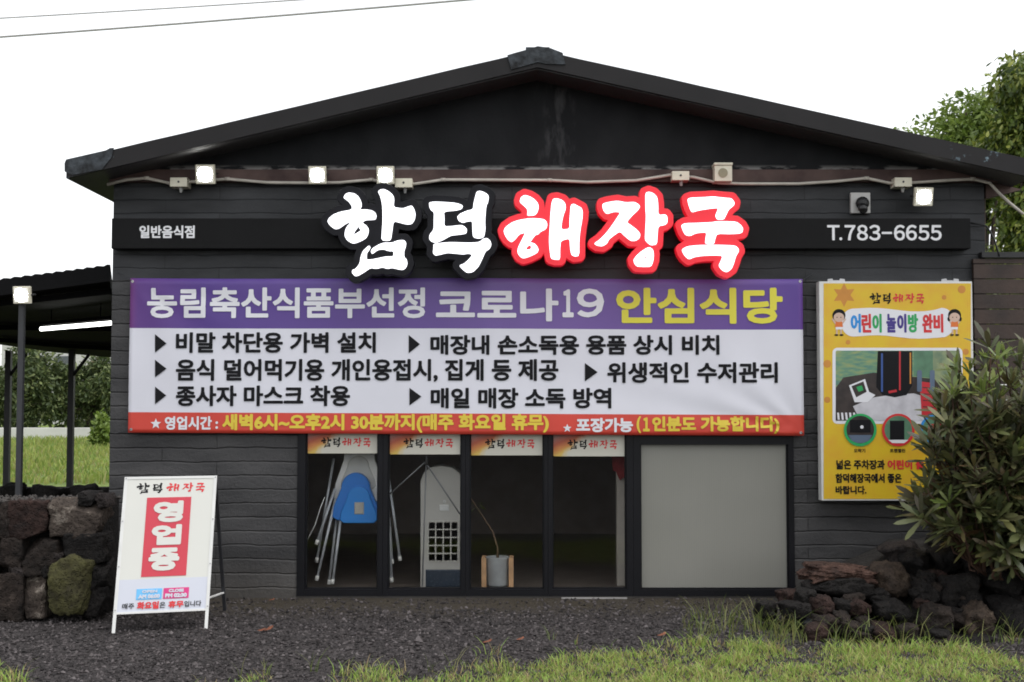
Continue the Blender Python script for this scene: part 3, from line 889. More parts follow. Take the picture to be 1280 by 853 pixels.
m, t, p, N, L = nodes('purple print')
tc = N('TexCoord'); sep = N('SeparateXYZ'); L(tc.outputs['Object'], sep.inputs[0])
r = N('ValToRGB'); e = r.color_ramp.elements
mr = N('MapRange'); mr.inputs['From Min'].default_value = -2.66; mr.inputs['From Max'].default_value = 2.66; L(sep.outputs['X'], mr.inputs['Value']); L(mr.outputs[0], r.inputs[0])
e[0].position = 0; e[0].color = (0.197, 0.029, 0.180, 1); e[1].position = 1; e[1].color = (0.164, 0.057, 0.295, 1)
for q, c in ((0.018, (0.107, 0.037, 0.221)), (0.12, (0.086, 0.041, 0.246)), (0.42, (0.123, 0.070, 0.279)), (0.6, (0.164, 0.098, 0.328)), (0.85, (0.139, 0.070, 0.295)), (0.985, (0.098, 0.045, 0.271))):
    k = e.new(q); k.color = (*c, 1)
L(r.outputs[0], p.inputs['Base Color']); p.inputs['Roughness'].default_value = 0.5
M_PURPLE = m
M_BWHITE = pm('white vinyl', (0.70, 0.70, 0.765), 0.5, 0.03, 2, 0)
M_BRED = pm('red vinyl print', (0.60, 0.055, 0.035), 0.5, 0.08, 2, 0)
ban = thing('vinyl_banner', 'wide purple, white and red vinyl banner hung below the shop name', 'banner', ((bBL.x + bBR.x) / 2, BY, bBL.z))
vs = [0, .04, .08, .12, .16, .20, .24, .28, .324] + [.324 + (.868 - .324) * k / 22 for k in range(1, 23)] + [.868 + .132 * k / 5 for k in range(1, 6)]
nu = 170
V, Fa, fm = [], [], []
for v in vs:
    for i in range(nu + 1): V.append(banner_pt(i / nu, v))
for j in range(len(vs) - 1):
    mi = 0 if vs[j] < .32 else (1 if vs[j] < .867 else 2)
    for i in range(nu):
        q = j * (nu + 1) + i; Fa.append((q, q + 1, q + nu + 2, q + nu + 1)); fm.append(mi)
o = link_mesh('sheet', V, Fa, [M_PURPLE, M_BWHITE, M_BRED], ban, True, fm)
sm = o.modifiers.new('thickness', 'SOLIDIFY'); sm.thickness = 0.001


def on_banner(v):
    for i in range(len(v)):
        k = v[i, 1] - BY
        v[i, 1] = wrinkle(v[i, 0], v[i, 2]) - 0.0060 + k
    return v


for body, x0, x1, y0, y1, mt, bd, sh in (
        ('농림축산식품부선정', 184, 531.5, 359.5, 398, M_INK_W, 0.0075, 0), ('코로나', 545, 698, 361, 402, M_INK_W, 0.009, 0), ('１', 703, 717, 362, 397, M_INK_W, 0.009, 0), ('９', 721, 755, 361, 397, M_INK_W, 0.009, 0), ('안심식당', 770, 978, 360, 405, M_INK_Y, 0.012, 0),
        ('비말 차단용 가벽 설치', 220, 470, 415.5, 441.5, M_INK_K, 0.0058, 0), ('매장내 손소독용 용품 상시 비치', 538, 899, 419, 444, M_INK_K, 0.0058, 0),
        ('음식 덜어먹기용 개인용접시, 집게 등 제공', 220, 698, 449, 477.5, M_INK_K, 0.0058, 0), ('위생적인 수저관리', 759, 972, 453, 479, M_INK_K, 0.0058, 0),
        ('종사자 마스크 착용', 220, 438, 482, 508, M_INK_K, 0.0058, 0), ('매일 매장 소독 방역', 538.5, 764, 485, 511, M_INK_K, 0.0058, 0),
        ('영업시간 :', 206, 273, 520.5, 537.5, M_INK_W, 0.004, 0), ('새벽6시~오후2시 30분까지(매주 화요일 휴무)', 278, 686, 517.5, 541, M_INK_Y2, 0.0058, 0),
        ('포장가능', 720, 791, 522.5, 540.5, M_INK_W, 0.005, 0), ('(', 795.5, 801, 520.5, 541.5, M_INK_Y2, 0.004, 0), ('１', 803.5, 812, 522, 539.5, M_INK_Y2, 0.0055, 0), ('인분도 가능합니다)', 815, 974, 520.5, 542.5, M_INK_Y2, 0.0058, 0)):
    px_text(body, x0, x1, y0, y1, BY, mt, ban, bd, warp=on_banner)
for (x0, x1, y0, y1) in ((194, 208.5, 418, 441), (511, 525, 419, 442), (194, 208.5, 450, 472), (731, 747, 454, 477), (194, 208, 483.5, 505.5), (512, 527, 485, 507)):
    V = [at(x0, y0, BY), at(x1, (y0 + y1) / 2, BY), at(x0, y1, BY)]
    link_mesh('arrow_mark', on_banner(np.array([tuple(q) for q in V])), [(0, 1, 2)], M_INK_K, ban)
for (cx, cy, rr_) in ((195, 530, 7), (709, 535.5, 5.5)):
    V = [at(cx, cy, BY)]
    for k in range(10):
        q = rr_ if k % 2 == 0 else rr_ * 0.42
        V.append(at(cx + q * math.sin(k * math.pi / 5), cy - q * math.cos(k * math.pi / 5), BY))
    link_mesh('star_mark', on_banner(np.array([tuple(q) for q in V])), [(0, 1 + k, 1 + (k + 1) % 10) for k in range(10)], M_INK_W, ban)
for (px, py, ddx, ddy) in ((166, 352, -20, -12), (1000, 352, 16, -10), (164, 537, -22, 6), (1001, 541, 20, 9)):
    c = at(px, py, BY); y = wrinkle(c.x, c.z) - 0.003
    MB().tube([(c.x, y, c.z), (c.x, y - 0.002, c.z)], 0.011, 12).build('eyelet', pm('steel eyelet', (0.4, 0.4, 0.4), 0.35, metal=1), ban)
    e_ = at(px + ddx, py + ddy, -0.005)
    MB().tube([(c.x, y - 0.003, c.z), (e_.x, e_.y, e_.z)], 0.0025, 6).build('cord', M_DARKMETAL, ban)

# ================================================================== window stickers
m, t, p, N, L = nodes('flame print on cream')
tc = N('TexCoord'); sep = N('SeparateXYZ'); L(tc.outputs['Object'], sep.inputs[0])
n_ = N('TexNoise'); n_.inputs['Scale'].default_value = 9; n_.inputs['Detail'].default_value = 5; L(tc.outputs['Object'], n_.inputs['Vector'])
a1 = N('Math'); a1.operation = 'MULTIPLY_ADD'; a1.inputs[1].default_value = 0.9; L(sep.outputs['Z'], a1.inputs[0]); L(sep.outputs['X'], a1.inputs[2])
a2 = N('Math'); a2.operation = 'MULTIPLY_ADD'; a2.inputs[1].default_value = -0.12; L(n_.outputs['Fac'], a2.inputs[0]); L(a1.outputs[0], a2.inputs[2])
# object origin = left lower corner; flame across the left third, red on its upper edge, yellow below
b1 = N('Math'); b1.operation = 'MULTIPLY_ADD'; b1.inputs[1].default_value = -2.2; L(sep.outputs['Z'], b1.inputs[0]); L(sep.outputs['X'], b1.inputs[2])
b2 = N('Math'); b2.operation = 'MULTIPLY_ADD'; b2.inputs[1].default_value = 0.16; L(n_.outputs['Fac'], b2.inputs[0]); L(b1.outputs[0], b2.inputs[2])
rc = N('ValToRGB'); e = rc.color_ramp.elements
mr = N('MapRange'); mr.inputs['From Min'].default_value = -0.25; mr.inputs['From Max'].default_value = 0.30; L(b2.outputs[0], mr.inputs['Value']); L(mr.outputs[0], rc.inputs[0])
e[0].position = 0.0; e[0].color = (0.42, 0.22, 0.20, 1); e[1].position = 1; e[1].color = (0.66, 0.48, 0.10, 1)
for q, c in ((0.30, (0.48, 0.10, 0.05)), (0.45, (0.62, 0.22, 0.06)), (0.62, (0.68, 0.46, 0.10))):
    k = e.new(q); k.color = (*c, 1)
fx = N('MapRange'); fx.inputs['From Min'].default_value = 0.17; fx.inputs['From Max'].default_value = 0.25
q1 = N('Math'); q1.operation = 'MULTIPLY_ADD'; q1.inputs[1].default_value = -0.9; L(sep.outputs['Z'], q1.inputs[0]); L(sep.outputs['X'], q1.inputs[2])
q2 = N('Math'); q2.operation = 'MULTIPLY_ADD'; q2.inputs[1].default_value = 0.25; L(n_.outputs['Fac'], q2.inputs[0]); L(q1.outputs[0], q2.inputs[2])
L(q2.outputs[0], fx.inputs['Value'])
mx = N('Mix'); mx.data_type = 'RGBA'; L(fx.outputs[0], mx.inputs['Factor']); L(rc.outputs[0], mx.inputs[6]); mx.inputs[7].default_value = (0.60, 0.58, 0.50, 1)
L(mx.outputs[2], p.inputs['Base Color']); p.inputs['Roughness'].default_value = 0.4
M_STICK = m
STK = ['cream sticker with flame print above the blue and white chairs', 'cream sticker with flame print above the air cooler', 'cream sticker with flame print above the potted seedling',
       'cream sticker with flame print on the pane next to the frosted window']
for i in range(4):
    x0, x1 = PN[i][0] + 0.5, PN[i][1] + 0.5
    yb_, Ys = 567 + i * 1.2, 0.0315
    a, b = at(x0, yb_, Ys), at(x1, 536, Ys)
    st_ = thing('window_sticker', STK[i], 'sticker', (a.x, Ys, a.z), 'flame print stickers along the window tops')
    MB().box(a.x + 0.003, b.x - 0.003, Ys, Ys + 0.0012, a.z, b.z).build('film', M_STICK, st_)
    dx = PN[i][0] - PN[0][0]
    for mt, v, f in brush_name(401 + dx, 463.5 + dx, 546.5 + i * .9, 560 + i * .9, Ys, st_, [M_INK_K, M_INK_K, M_INK_R, M_INK_R, M_INK_R]):
        v = np.stack([v[:, 0], np.full(len(v), Ys - 0.0012), v[:, 1]], 1)
        link_mesh('brush_lettering', v, f, mt, st_)

# ================================================================== yellow poster box
PY = -0.13
a, b = at(1027, 626, PY), at(1215, 352, PY)
po = thing('poster_panel', 'yellow playroom poster panel fixed to the wall beside the frosted window', 'poster', ((a.x + b.x) / 2, PY, a.z))
MB().box(a.x, b.x, PY, -0.03, a.z, b.z).build('panel_box', M_WHITEPAINT, po, bevel=0.004)
m, t, p, N, L = nodes('yellow poster print')
tc = N('TexCoord'); n_ = N('TexNoise'); n_.inputs['Scale'].default_value = 7; n_.inputs['Detail'].default_value = 5; L(tc.outputs['Object'], n_.inputs['Vector'])
rr = N('ValToRGB'); rr.color_ramp.elements[0].position = 0.4; rr.color_ramp.elements[1].position = 0.78
rr.color_ramp.elements[0].color = (0.68, 0.46, 0.018, 1); rr.color_ramp.elements[1].color = (0.68, 0.36, 0.028, 1); L(n_.outputs['Fac'], rr.inputs[0]); L(rr.outputs[0], p.inputs['Base Color'])
p.inputs['Roughness'].default_value = 0.45
M_YEL = m
lay = [0]


def flat(pts, mat, parent=po, name='print', lev=None, Y=PY):
    """a printed shape on the poster, outline in photo pixels."""
    if lev is None:
        lay[0] += 1; lev = lay[0]
    y = Y - 0.0015 - 0.0004 * lev
    v, f = fill_loops([[(q.x, q.z) for q in (at(x, yy, Y) for x, yy in pts)]])
    return link_mesh(name, np.stack([v[:, 0], np.full(len(v), y), v[:, 1]], 1), f, mat, parent)


def rect(x0, y0, x1, y1, r=0):
    if not r: return [(x0, y0), (x1, y0), (x1, y1), (x0, y1)]
    o = []
    for cx, cy, s in ((x1 - r, y0 + r, -90), (x1 - r, y1 - r, 0), (x0 + r, y1 - r, 90), (x0 + r, y0 + r, 180)):
        o += [(cx + r * math.cos(R(s + k * 15)), cy + r * math.sin(R(s + k * 15))) for k in range(7)]
    return o


def disc(cx, cy, rx, ry=None, n=32):
    ry = ry or rx
    return [(cx + rx * math.cos(2 * math.pi * k / n), cy + ry * math.sin(2 * math.pi * k / n)) for k in range(n)]


flat(rect(1029.5, 354.5, 1213.5, 624), M_YEL, name='poster_sheet')
M_ORANGE = pm('orange print', (0.55, 0.23, 0.035), 0.5, 0.1, 8, 0)
flat([(1055 + (15 if k % 2 == 0 else 8) * math.sin(k * math.pi / 6), 369 - (15 if k % 2 == 0 else 8) * math.cos(k * math.pi / 6)) for k in range(12)], M_ORANGE, name='star_print')
for cx, cy, r_ in ((1202, 362, 5), (1034, 455, 5), (1207, 440, 4), (1180, 372, 3), (1060, 428, 3), (1034, 500, 4)):
    flat(disc(cx, cy, r_, n=12), M_ORANGE, name='dot_print', lev=3)
# white wavy plaque
pl = []
for cx, s0 in ((1177, -90), (1067, 90)):
    pl += [(cx + 16 * math.cos(R(s0 + k * 12)), 403.5 + (17 + (1.5 if cx > 1100 else 0.5)) * math.sin(R(s0 + k * 12))) for k in range(16)]
    if cx > 1100: pl += [(1177 - k * 10, 421.5 + 2.2 * math.sin(k / 11 * 2 * math.pi)) for k in range(1, 11)]
pl += [(1067 + k * 10, 386.2 - 2.2 * math.sin(k / 11 * 2 * math.pi) + 1.6 * math.sin(k / 11 * math.pi)) for k in range(1, 11)]
flat(pl, M_INK_W, name='white_plaque', lev=4)
yl = PY - 0.0045
for ch, x0, x1, mt in (('어', 1063.5, 1076, M_INK_B), ('린', 1077, 1089, M_INK_R), ('이', 1090.5, 1102, M_INK_G), ('놀', 1108, 1120, M_INK_N), ('이', 1121.5, 1133, M_INK_N), ('방', 1135, 1147.5, M_INK_G), ('완', 1153, 1166, M_INK_R), ('비', 1167, 1179, M_INK_R)):
    px_text(ch, x0, x1, 392.5, 416, yl, mt, po, 0.0055)
for mt, v, f in brush_name(1086.5, 1155.5, 366, 381, PY, po, [M_INK_K, M_INK_K, M_INK_R, M_INK_R, M_INK_R]):
    link_mesh('brush_lettering', np.stack([v[:, 0], np.full(len(v), yl), v[:, 1]], 1), f, mt, po)
# two small printed children
M_SKIN = pm('printed skin', (0.60, 0.42, 0.33), 0.5, 0.03, 5, 0)
M_SHIRT = pm('printed orange shirt', (0.66, 0.16, 0.03), 0.5, 0.03, 5, 0)
for cx, girl in ((1048.5, False), (1193, True)):
    flat(disc(cx, 394.5, 8.2, 8), M_INK_K, lev=6, name='printed_child')
    flat(disc(cx, 397, 6.6, 5.8), M_SKIN, lev=8, name='printed_child')
    if girl:
        flat(disc(cx - 7, 399, 2, 3, 12), M_INK_K, lev=7, name='printed_child'); flat(disc(cx + 7, 399, 2, 3, 12), M_INK_K, lev=7, name='printed_child')
    flat([(cx - 4, 402), (cx + 4, 402), (cx + 5, 409), (cx - 5, 409)], M_SHIRT, lev=7, name='printed_child')
    flat([(cx - 4, 409), (cx + 4, 409), (cx + 4, 412), (cx - 4, 412)], M_INK_W, lev=7, name='printed_child')
    for s in (-1, 1):
        flat([(cx + s * 2.6 - 1, 412), (cx + s * 2.6 + 1, 412), (cx + s * 2.6 + 1, 418.5), (cx + s * 2.6 - 1, 418.5)], M_SKIN, lev=7, name='printed_child')
        flat([(cx + s * 4, 403), (cx + s * 8, 398), (cx + s * 9, 399.5), (cx + s * 4.5, 406)], M_SKIN, lev=6.5, name='printed_child')
        flat(disc(cx + s * 3.2, 419, 2.6, 1.2, 10), M_INK_K, lev=8, name='printed_child')
        flat(disc(cx + s * 2.4, 397, 0.6, 0.8, 8), M_INK_K, lev=9, name='printed_child')
# the printed photograph of the playroom
flat(rect(1040.5, 435, 1203, 530, 6), M_INK_W, lev=4, name='photo_border')
m, t, p, N, L = nodes('printed green mural')
tc = N('TexCoord'); n_ = N('TexNoise'); n_.inputs['Scale'].default_value = 12; n_.inputs['Detail'].default_value = 3
mp = N('Mapping'); mp.inputs['Scale'].default_value = (1, 1, 4); L(tc.outputs['Object'], mp.inputs[0]); L(mp.outputs[0], n_.inputs['Vector'])
rr = N('ValToRGB'); e = rr.color_ramp.elements; e[0].position = 0.3; e[0].color = (0.08, 0.20, 0.17, 1); e[1].position = 0.72; e[1].color = (0.30, 0.33, 0.13, 1); k = e.new(0.5); k.color = (0.15, 0.28, 0.16, 1)
L(n_.outputs['Fac'], rr.inputs[0]); L(rr.outputs[0], p.inputs['Base Color']); p.inputs['Roughness'].default_value = 0.45
M_MURAL = m
M_PDARK = pm('printed dark brown', (0.012, 0.008, 0.008), 0.5, 0.2, 9, 0, col2=(0.05, 0.035, 0.032))
M_MURAL2 = pm('printed pale mural', (0.13, 0.22, 0.15), 0.5, 0.2, 14, 0, col2=(0.30, 0.34, 0.17))
M_NET = pm('printed net', (0.016, 0.016, 0.019), 0.5, 0.3, 20, 0)
M_PGREY = pm('printed grey floor', (0.48, 0.47, 0.51), 0.5, 0.06, 9, 0, col2=(0.66, 0.65, 0.69))
M_PRED = pm('printed slide red', (0.50, 0.02, 0.03), 0.5, 0.1, 6, 0)
M_PBLUE = pm('printed dull blue', (0.03, 0.08, 0.28), 0.5, 0.1, 6, 0)
M_PSLATE = pm('printed slate blue', (0.10, 0.14, 0.21), 0.5, 0.1, 6, 0)
M_PMID = pm('printed mid green', (0.09, 0.20, 0.12), 0.5, 0.2, 12, 0)
flat(rect(1044.5, 438.5, 1199, 526, 2), M_MURAL, lev=6, name='photo_print')
flat([(1166, 438.5), (1199, 438.5), (1199, 516), (1166, 473)], M_MURAL2, lev=7, name='photo_print')
flat([(1142, 438.5), (1166, 438.5), (1166, 473), (1142, 470)], M_PMID, lev=7, name='photo_print')
flat([(1044.5, 485), (1054, 472), (1092, 466), (1168, 474), (1199, 515), (1199, 526), (1044.5, 526)], M_PDARK, lev=8, name='photo_print')
flat([(1075, 526), (1066, 508), (1092, 497), (1112, 494), (1142, 492), (1162, 498), (1178, 526)], M_PGREY, lev=9, name='photo_print')
flat([(1097, 439), (1140, 439), (1140, 482), (1133, 494), (1118, 497), (1103, 494), (1095, 484)], M_INK_K, lev=10, name='photo_print')
flat([(1110, 489), (1120, 487), (1121, 490), (1111, 492)], M_PRED, lev=11.5, name='photo_print')
for k in range(4): flat([(1152.5 + k * .3, 484 + k * 8), (1167 + k * 1.6, 485 + k * 8), (1167.2 + k * 1.6, 486 + k * 8), (1152.7 + k * .3, 485.2 + k * 8)], M_PDARK, lev=12.5, name='photo_print')
flat(rect(1101, 442, 1103.4, 490), M_PBLUE, lev=11, name='photo_print'); flat(rect(1123.5, 439, 1125.6, 488), M_PRED, lev=11, name='photo_print'); flat(rect(1136.8, 441, 1138.6, 480), M_ORANGE, lev=11, name='photo_print')
flat([(1149, 477), (1166, 479), (1173, 519), (1152, 521)], M_PRED, lev=12, name='photo_print')
for x in (1146, 1162): flat(rect(x, 463, x + 6, 490, 2), M_PSLATE, lev=13, name='photo_print')
flat([(1061, 482), (1081, 474), (1086, 490), (1094, 494), (1084, 503), (1068, 503)], M_INK_W, lev=12, name='photo_print')
flat([(1064, 483), (1079, 477), (1083, 490), (1070, 497)], M_PDARK, lev=13, name='photo_print')
flat([(1070, 484), (1077, 482), (1079, 488), (1073, 490)], M_INK_G, lev=14, name='photo_print')
for k in range(5): flat([(1046 + k * 5, 516), (1048.5 + k * 5, 516), (1049.5 + k * 5, 525), (1047 + k * 5, 525)], M_INK_W, lev=12, name='photo_print')
for cx, mt in ((1075, M_INK_G), (1122.5, M_INK_R), (1170, M_INK_B)):
    flat(disc(cx, 537.7, 20.5), mt, lev=15, name='round_photo')
    flat(disc(cx, 537.2, 17.3), M_PMID if mt is not M_INK_G else M_PDARK, lev=16, name='round_photo')
flat([(1060, 544), (1090, 544), (1086, 551), (1079, 554), (1071, 554), (1064, 551)], M_PSLATE, lev=17, name='round_photo')
flat(rect(1062, 525, 1088, 541), M_INK_K, lev=17.5, name='round_photo'); flat(disc(1077, 534, 2.2, n=10), M_INK_W, lev=18, name='round_photo')
flat(rect(1112, 526, 1130, 550), M_INK_K, lev=17, name='round_photo'); flat([(1110, 550), (1135, 550), (1130, 554), (1115, 554)], M_INK_W, lev=17.5, name='round_photo')
flat(rect(1160, 530, 1180, 548), M_PRED, lev=17, name='round_photo')
px_text('오락기', 1067.5, 1081.5, 561, 566, yl, M_INK_K, po, 0.001)
px_text('트램펄린', 1112.5, 1131.5, 561, 566, yl, M_INK_K, po, 0.001)
px_text('넓은 주차장과', 1045.5, 1106, 575, 587, yl, M_INK_K, po, 0.0028)
px_text('어린이 놀', 1109.5, 1155, 575, 587, yl, M_INK_R, po, 0.0035)
px_text('함덕해장국에서 좋은', 1044.5, 1127, 592, 604, yl, M_INK_K, po, 0.0028)
px_text('바랍니다.', 1044.5, 1083, 607.5, 618, yl, M_INK_K, po, 0.0028)
for x in (1047, 1190):
    c = at(x, 351, PY)
    MB().prism([(c.x - 0.07, c.z - 0.012), (c.x + 0.07, c.z - 0.012), (c.x + 0.065, c.z + 0.016), (c.x + 0.03, c.z + 0.02), (c.x + 0.025, c.z + 0.006), (c.x - 0.025, c.z + 0.006), (c.x - 0.03, c.z + 0.02), (c.x - 0.065, c.z + 0.016)], PY + 0.04, PY + 0.05).build('hanger', pm('grey steel', (0.45, 0.45, 0.46), 0.4, metal=0.6), po)

# ================================================================== electrical fittings under the gable
pts = [(134, 231), (158, 225), (183, 223), (211, 229), (246, 227), (284, 224), (334, 228.5), (387, 229), (425, 228.5), (464, 225), (480, 228), (505, 231), (520, 230), (554, 225), (620, 225.3), (687, 225.6), (734, 228), (795, 226), (838, 219), (850, 220), (868, 222), (898, 229), (928, 230), (998, 230), (1045, 227), (1083, 223), (1111, 229), (1142, 228.6), (1180, 226), (1216, 224), (1237, 229), (1250, 243), (1262, 254), (1279, 268)]
mb = MB(); mb.tube([at(x, y, -0.085) for x, y in pts], 0.0125, 8)
for x, y in ((183, 223), (284, 224), (464, 225), (554, 225), (687, 225.6), (1083, 223), (1216, 224)):
    c = at(x, y, -0.085); mb.tube([c + Vector((-0.018, 0, 0)), c + Vector((0.018, 0, 0))], 0.0155, 8)
tag(mb.build('conduit', M_CONDUIT, smooth=True, loc=at(640, 226, -0.085)), 'cream conduit running along the brown beam under the gable', 'conduit')

JL = ['cream junction box below the leftmost floodlight over the small lettering', 'cream junction box touching the third floodlight from the left', 'cream junction box above the gap between the red letters and the square speaker box', 'cream junction box above the floodlight at the phone number']
for (px, py), lb in zip(((225, 229), (505, 230), (850, 221), (1127, 229)), JL):
    c = at(px, py, -0.1)
    j = thing('junction_box', lb, 'junction box', c, 'cream junction boxes on the conduit')
    MB().box(c.x - 0.067, c.x + 0.067, c.y - 0.045, c.y + 0.08, c.z - 0.036, c.z + 0.036).build('box', M_CREAM, j, bevel=0.006)
    MB().tube([(c.x, c.y - 0.045, c.z + 0.002), (c.x, c.y - 0.05, c.z + 0.002)], 0.008, 10).build('screw', M_DARKMETAL, j)
    MB().tube([(c.x + 0.008, c.y, c.z - 0.034), (c.x + 0.008, c.y, c.z - 0.056), (c.x + 0.008, c.y, c.z - 0.074)], [0.017, 0.013, 0.009], 10).build('gland', pm('grey gland', (0.33, 0.33, 0.32), 0.5), j)

c = at(903, 217, -0.1)
j = thing('alarm_box', 'cream square speaker box with a round mouth under the gable', 'speaker', c)
MB().box(c.x - 0.068, c.x + 0.068, c.y - 0.05, c.y + 0.09, c.z - 0.07, c.z + 0.055).build('box', M_CREAM, j, bevel=0.006)
MB().box(c.x - 0.072, c.x + 0.072, c.y - 0.06, c.y + 0.09, c.z + 0.056, c.z + 0.075).build('lid', M_CREAM, j, bevel=0.004)
mb = MB()
for k in range(18):
    a0 = 2 * math.pi * k / 18
mb.tube([(c.x - 0.004, c.y - 0.051, c.z - 0.005), (c.x - 0.004, c.y - 0.055, c.z - 0.005)], 0.037, 18)
mb.build('mouth', pm('olive cone', (0.30, 0.27, 0.18), 0.6), j)

c = at(1075, 254, -0.02)
j = thing('security_camera', 'black dome camera on a white square back plate above the phone number', 'camera', c)
MB().box(c.x - 0.077, c.x + 0.077, c.y - 0.02, c.y + 0.02, c.z - 0.083, c.z + 0.08).build('back_plate', pm('off white plate', (0.55, 0.54, 0.52), 0.5), j, bevel=0.008)
mb = MB()
bm = bmesh.new(); bmesh.ops.create_uvsphere(bm, u_segments=18, v_segments=12, radius=0.052)
for v in bm.verts: v.co = Vector((v.co.x, v.co.y * 0.9, v.co.z)) + c + Vector((0.004, -0.055, -0.01))
mb.add([v.co for v in bm.verts], [[v.index for v in f.verts] for f in bm.faces]); bm.free()
mb.build('dome', M_BLACKMETAL, j, smooth=True)
MB().tube([c + Vector((0.0, -0.06, -0.03)), c + Vector((-0.012, -0.12, -0.06)), c + Vector((-0.016, -0.15, -0.075))], [0.03, 0.036, 0.034], 14).build('lens_barrel', pm('black plastic', (0.01, 0.01, 0.011), 0.3), j, smooth=True)


def floodlight(c, s, lb, tilt=25, yaw=0):
    """square LED floodlight: back housing, bezel, glowing face, U bracket."""
    j = thing('floodlight', lb, 'floodlight', c, 'lit square floodlights')
    mt = Matrix.Translation(c) @ Matrix.Rotation(R(yaw), 4, 'Z') @ Matrix.Rotation(R(tilt), 4, 'X')
    MB().box(-s / 2, s / 2, -0.02, 0.02, -s / 2, s / 2, mtx=mt).build('housing', M_CREAM, j, bevel=0.006)
    mb = MB()
    for k in range(5):
        mb.box(-s * 0.4, s * 0.4, 0.021, 0.04, -s * 0.4 + k * s * 0.19, -s * 0.4 + k * s * 0.19 + 0.006, mtx=mt)
    mb.build('fin', M_CREAM, j)
    q = s * 0.41
    MB().box(-q, q, -0.0235, -0.0205, -q, q, mtx=mt).build('reflector', emis('reflector glow', (1, 0.98, 0.9), 0.15, (0.8, 0.8, 0.74)), j)
    mb = MB()
    ring_ = [mt @ Vector((s * 0.375 * math.cos(2 * math.pi * k / 24), -0.026, s * 0.375 * math.sin(2 * math.pi * k / 24))) for k in range(24)]
    mb.add(ring_ + [p + (mt.to_3x3() @ Vector((0, 0.002, 0))) for p in ring_], [tuple(range(24)), tuple(reversed(range(24, 48)))] + [(k, (k + 1) % 24, 24 + (k + 1) % 24, 24 + k) for k in range(24)])
    mb.build('lamp_face', M_LED, j)
    mb = MB()
    mb.tube([mt @ Vector((-s / 2 - 0.008, 0, 0)), mt @ Vector((-s / 2 - 0.008, 0.07, 0)), mt @ Vector((s / 2 + 0.008, 0.07, 0)), mt @ Vector((s / 2 + 0.008, 0, 0))], 0.006, 6)
    mb.tube([mt @ Vector((0, 0.07, 0)), Vector((c.x, c.y + 0.14, c.z + 0.01))], 0.008, 6)
    mb.build('bracket', M_BLACKMETAL, j)
    return j


for (px, py, s, lb) in ((257, 218, .148, 'lit floodlight above the small left lettering of the sign board'), (397, 219, .135, 'lit floodlight just left of the first black rimmed letter'), (482, 219, .135, 'lit floodlight touching a junction box above the first black rimmed letter'),
                        (1154, 246, .142, 'lit floodlight above the phone number near the right corner')):
    floodlight(at(px, py, -0.19), s, lb, 14)

# ================================================================== car port to the left
cp = thing('carport', 'black open sided lean-to with thin posts left of the restaurant', 'carport', (-4.2, 2.5, 0))
YA, YB2 = 0.05, 5.0
fr_, bk_ = [], []
FR = [at(138, 331, YA), at(70, 340, YA), at(0, 349, YA)]
s_ = (FR[2].z - FR[0].z) / (FR[2].x - FR[0].x)
FR.append(Vector((-6.2, YA, FR[2].z + s_ * (-6.2 - FR[2].x))))
BK = [at(150, 448, YB2), at(70, 441, YB2), at(0, 431, YB2), Vector((-8.5, YB2, at(0, 431, YB2).z + 0.12))]
for q in BK: q.z += 0.13
mb = MB()
nx, ny = 48, 10


def edge(E, t):
    t *= len(E) - 1; i = min(int(t), len(E) - 2); return E[i].lerp(E[i + 1], t - i)


V = []
for j in range(ny + 1):
    for i in range(nx + 1):
        q = edge(FR, i / nx).lerp(edge(BK, i / nx), j / ny)
        V.append((q.x, q.y, q.z + 0.006 * math.sin(i * 2.1)))
n = len(V)
V2 = [(x, y, z - 0.13) for x, y, z in [tuple(edge(FR, i / nx).lerp(edge(BK, i / nx), j / ny)) for j in range(ny + 1) for i in range(nx + 1)]]
Fa = []
for j in range(ny):
    for i in range(nx):
        q = j * (nx + 1) + i
        Fa += [(q, q + 1, q + nx + 2, q + nx + 1), (n + q, n + q + nx + 1, n + q + nx + 2, n + q + 1)]
for i in range(nx):
    Fa += [(i, n + i, n + i + 1, i + 1)]
    q = ny * (nx + 1) + i; Fa += [(q, q + 1, n + q + 1, n + q)]
for j in range(ny):
    q = j * (nx + 1) + nx; Fa += [(q, n + q, n + q + nx + 1, q + nx + 1)]
    q = j * (nx + 1); Fa += [(q, q + nx + 1, n + q + nx + 1, n + q)]
mb.add(V + V2, Fa)
mb.build('roof', M_SOFFIT, cp)
for t in (0.06, 0.48, 0.78):
    mb = MB()
    q0 = [edge(FR, i / 10).lerp(edge(BK, i / 10), t) + Vector((0, 0, -0.16)) for i in range(11)]
    mb.tube(q0, 0.035, 4)
    mb.build('rafter', M_SOFFIT, cp)
a = at(28, 372, -0.25)
MB().box(a.x - 0.020, a.x + 0.020, -0.27, -0.23, 0, a.z + 0.0).build('post', M_DARKMETAL, cp)
for px in (11, 90):
    q = at(px, 445, 4.7)
    MB().box(q.x - 0.032, q.x + 0.032, 4.67, 4.73, 0, q.z + 0.06).build('post', M_BLACKMETAL, cp)
    MB().tube([(q.x, 4.7, q.z - 0.25), (q.x + 0.2, 4.7, q.z + 0.02)], 0.02, 6).build('brace', M_BLACKMETAL, cp)
a = at(28, 369, -0.32)
floodlight(a, 0.13, 'lit floodlight on the front post of the lean-to', 8, -4)
A_, B_ = at(51, 411.5, 1.35), at(139, 404, 1.05)
ft = thing('fluorescent_light', 'lit white fluorescent strip under the lean-to roof', 'strip light', (A_ + B_) / 2)
MB().tube([A_, B_], 0.018, 12).build('tube', M_TUBE, ft, smooth=True)
mb = MB(); mb.tube([A_ + Vector((0, 0, 0.045)), B_ + Vector((0, 0, 0.045))], 0.022, 4)
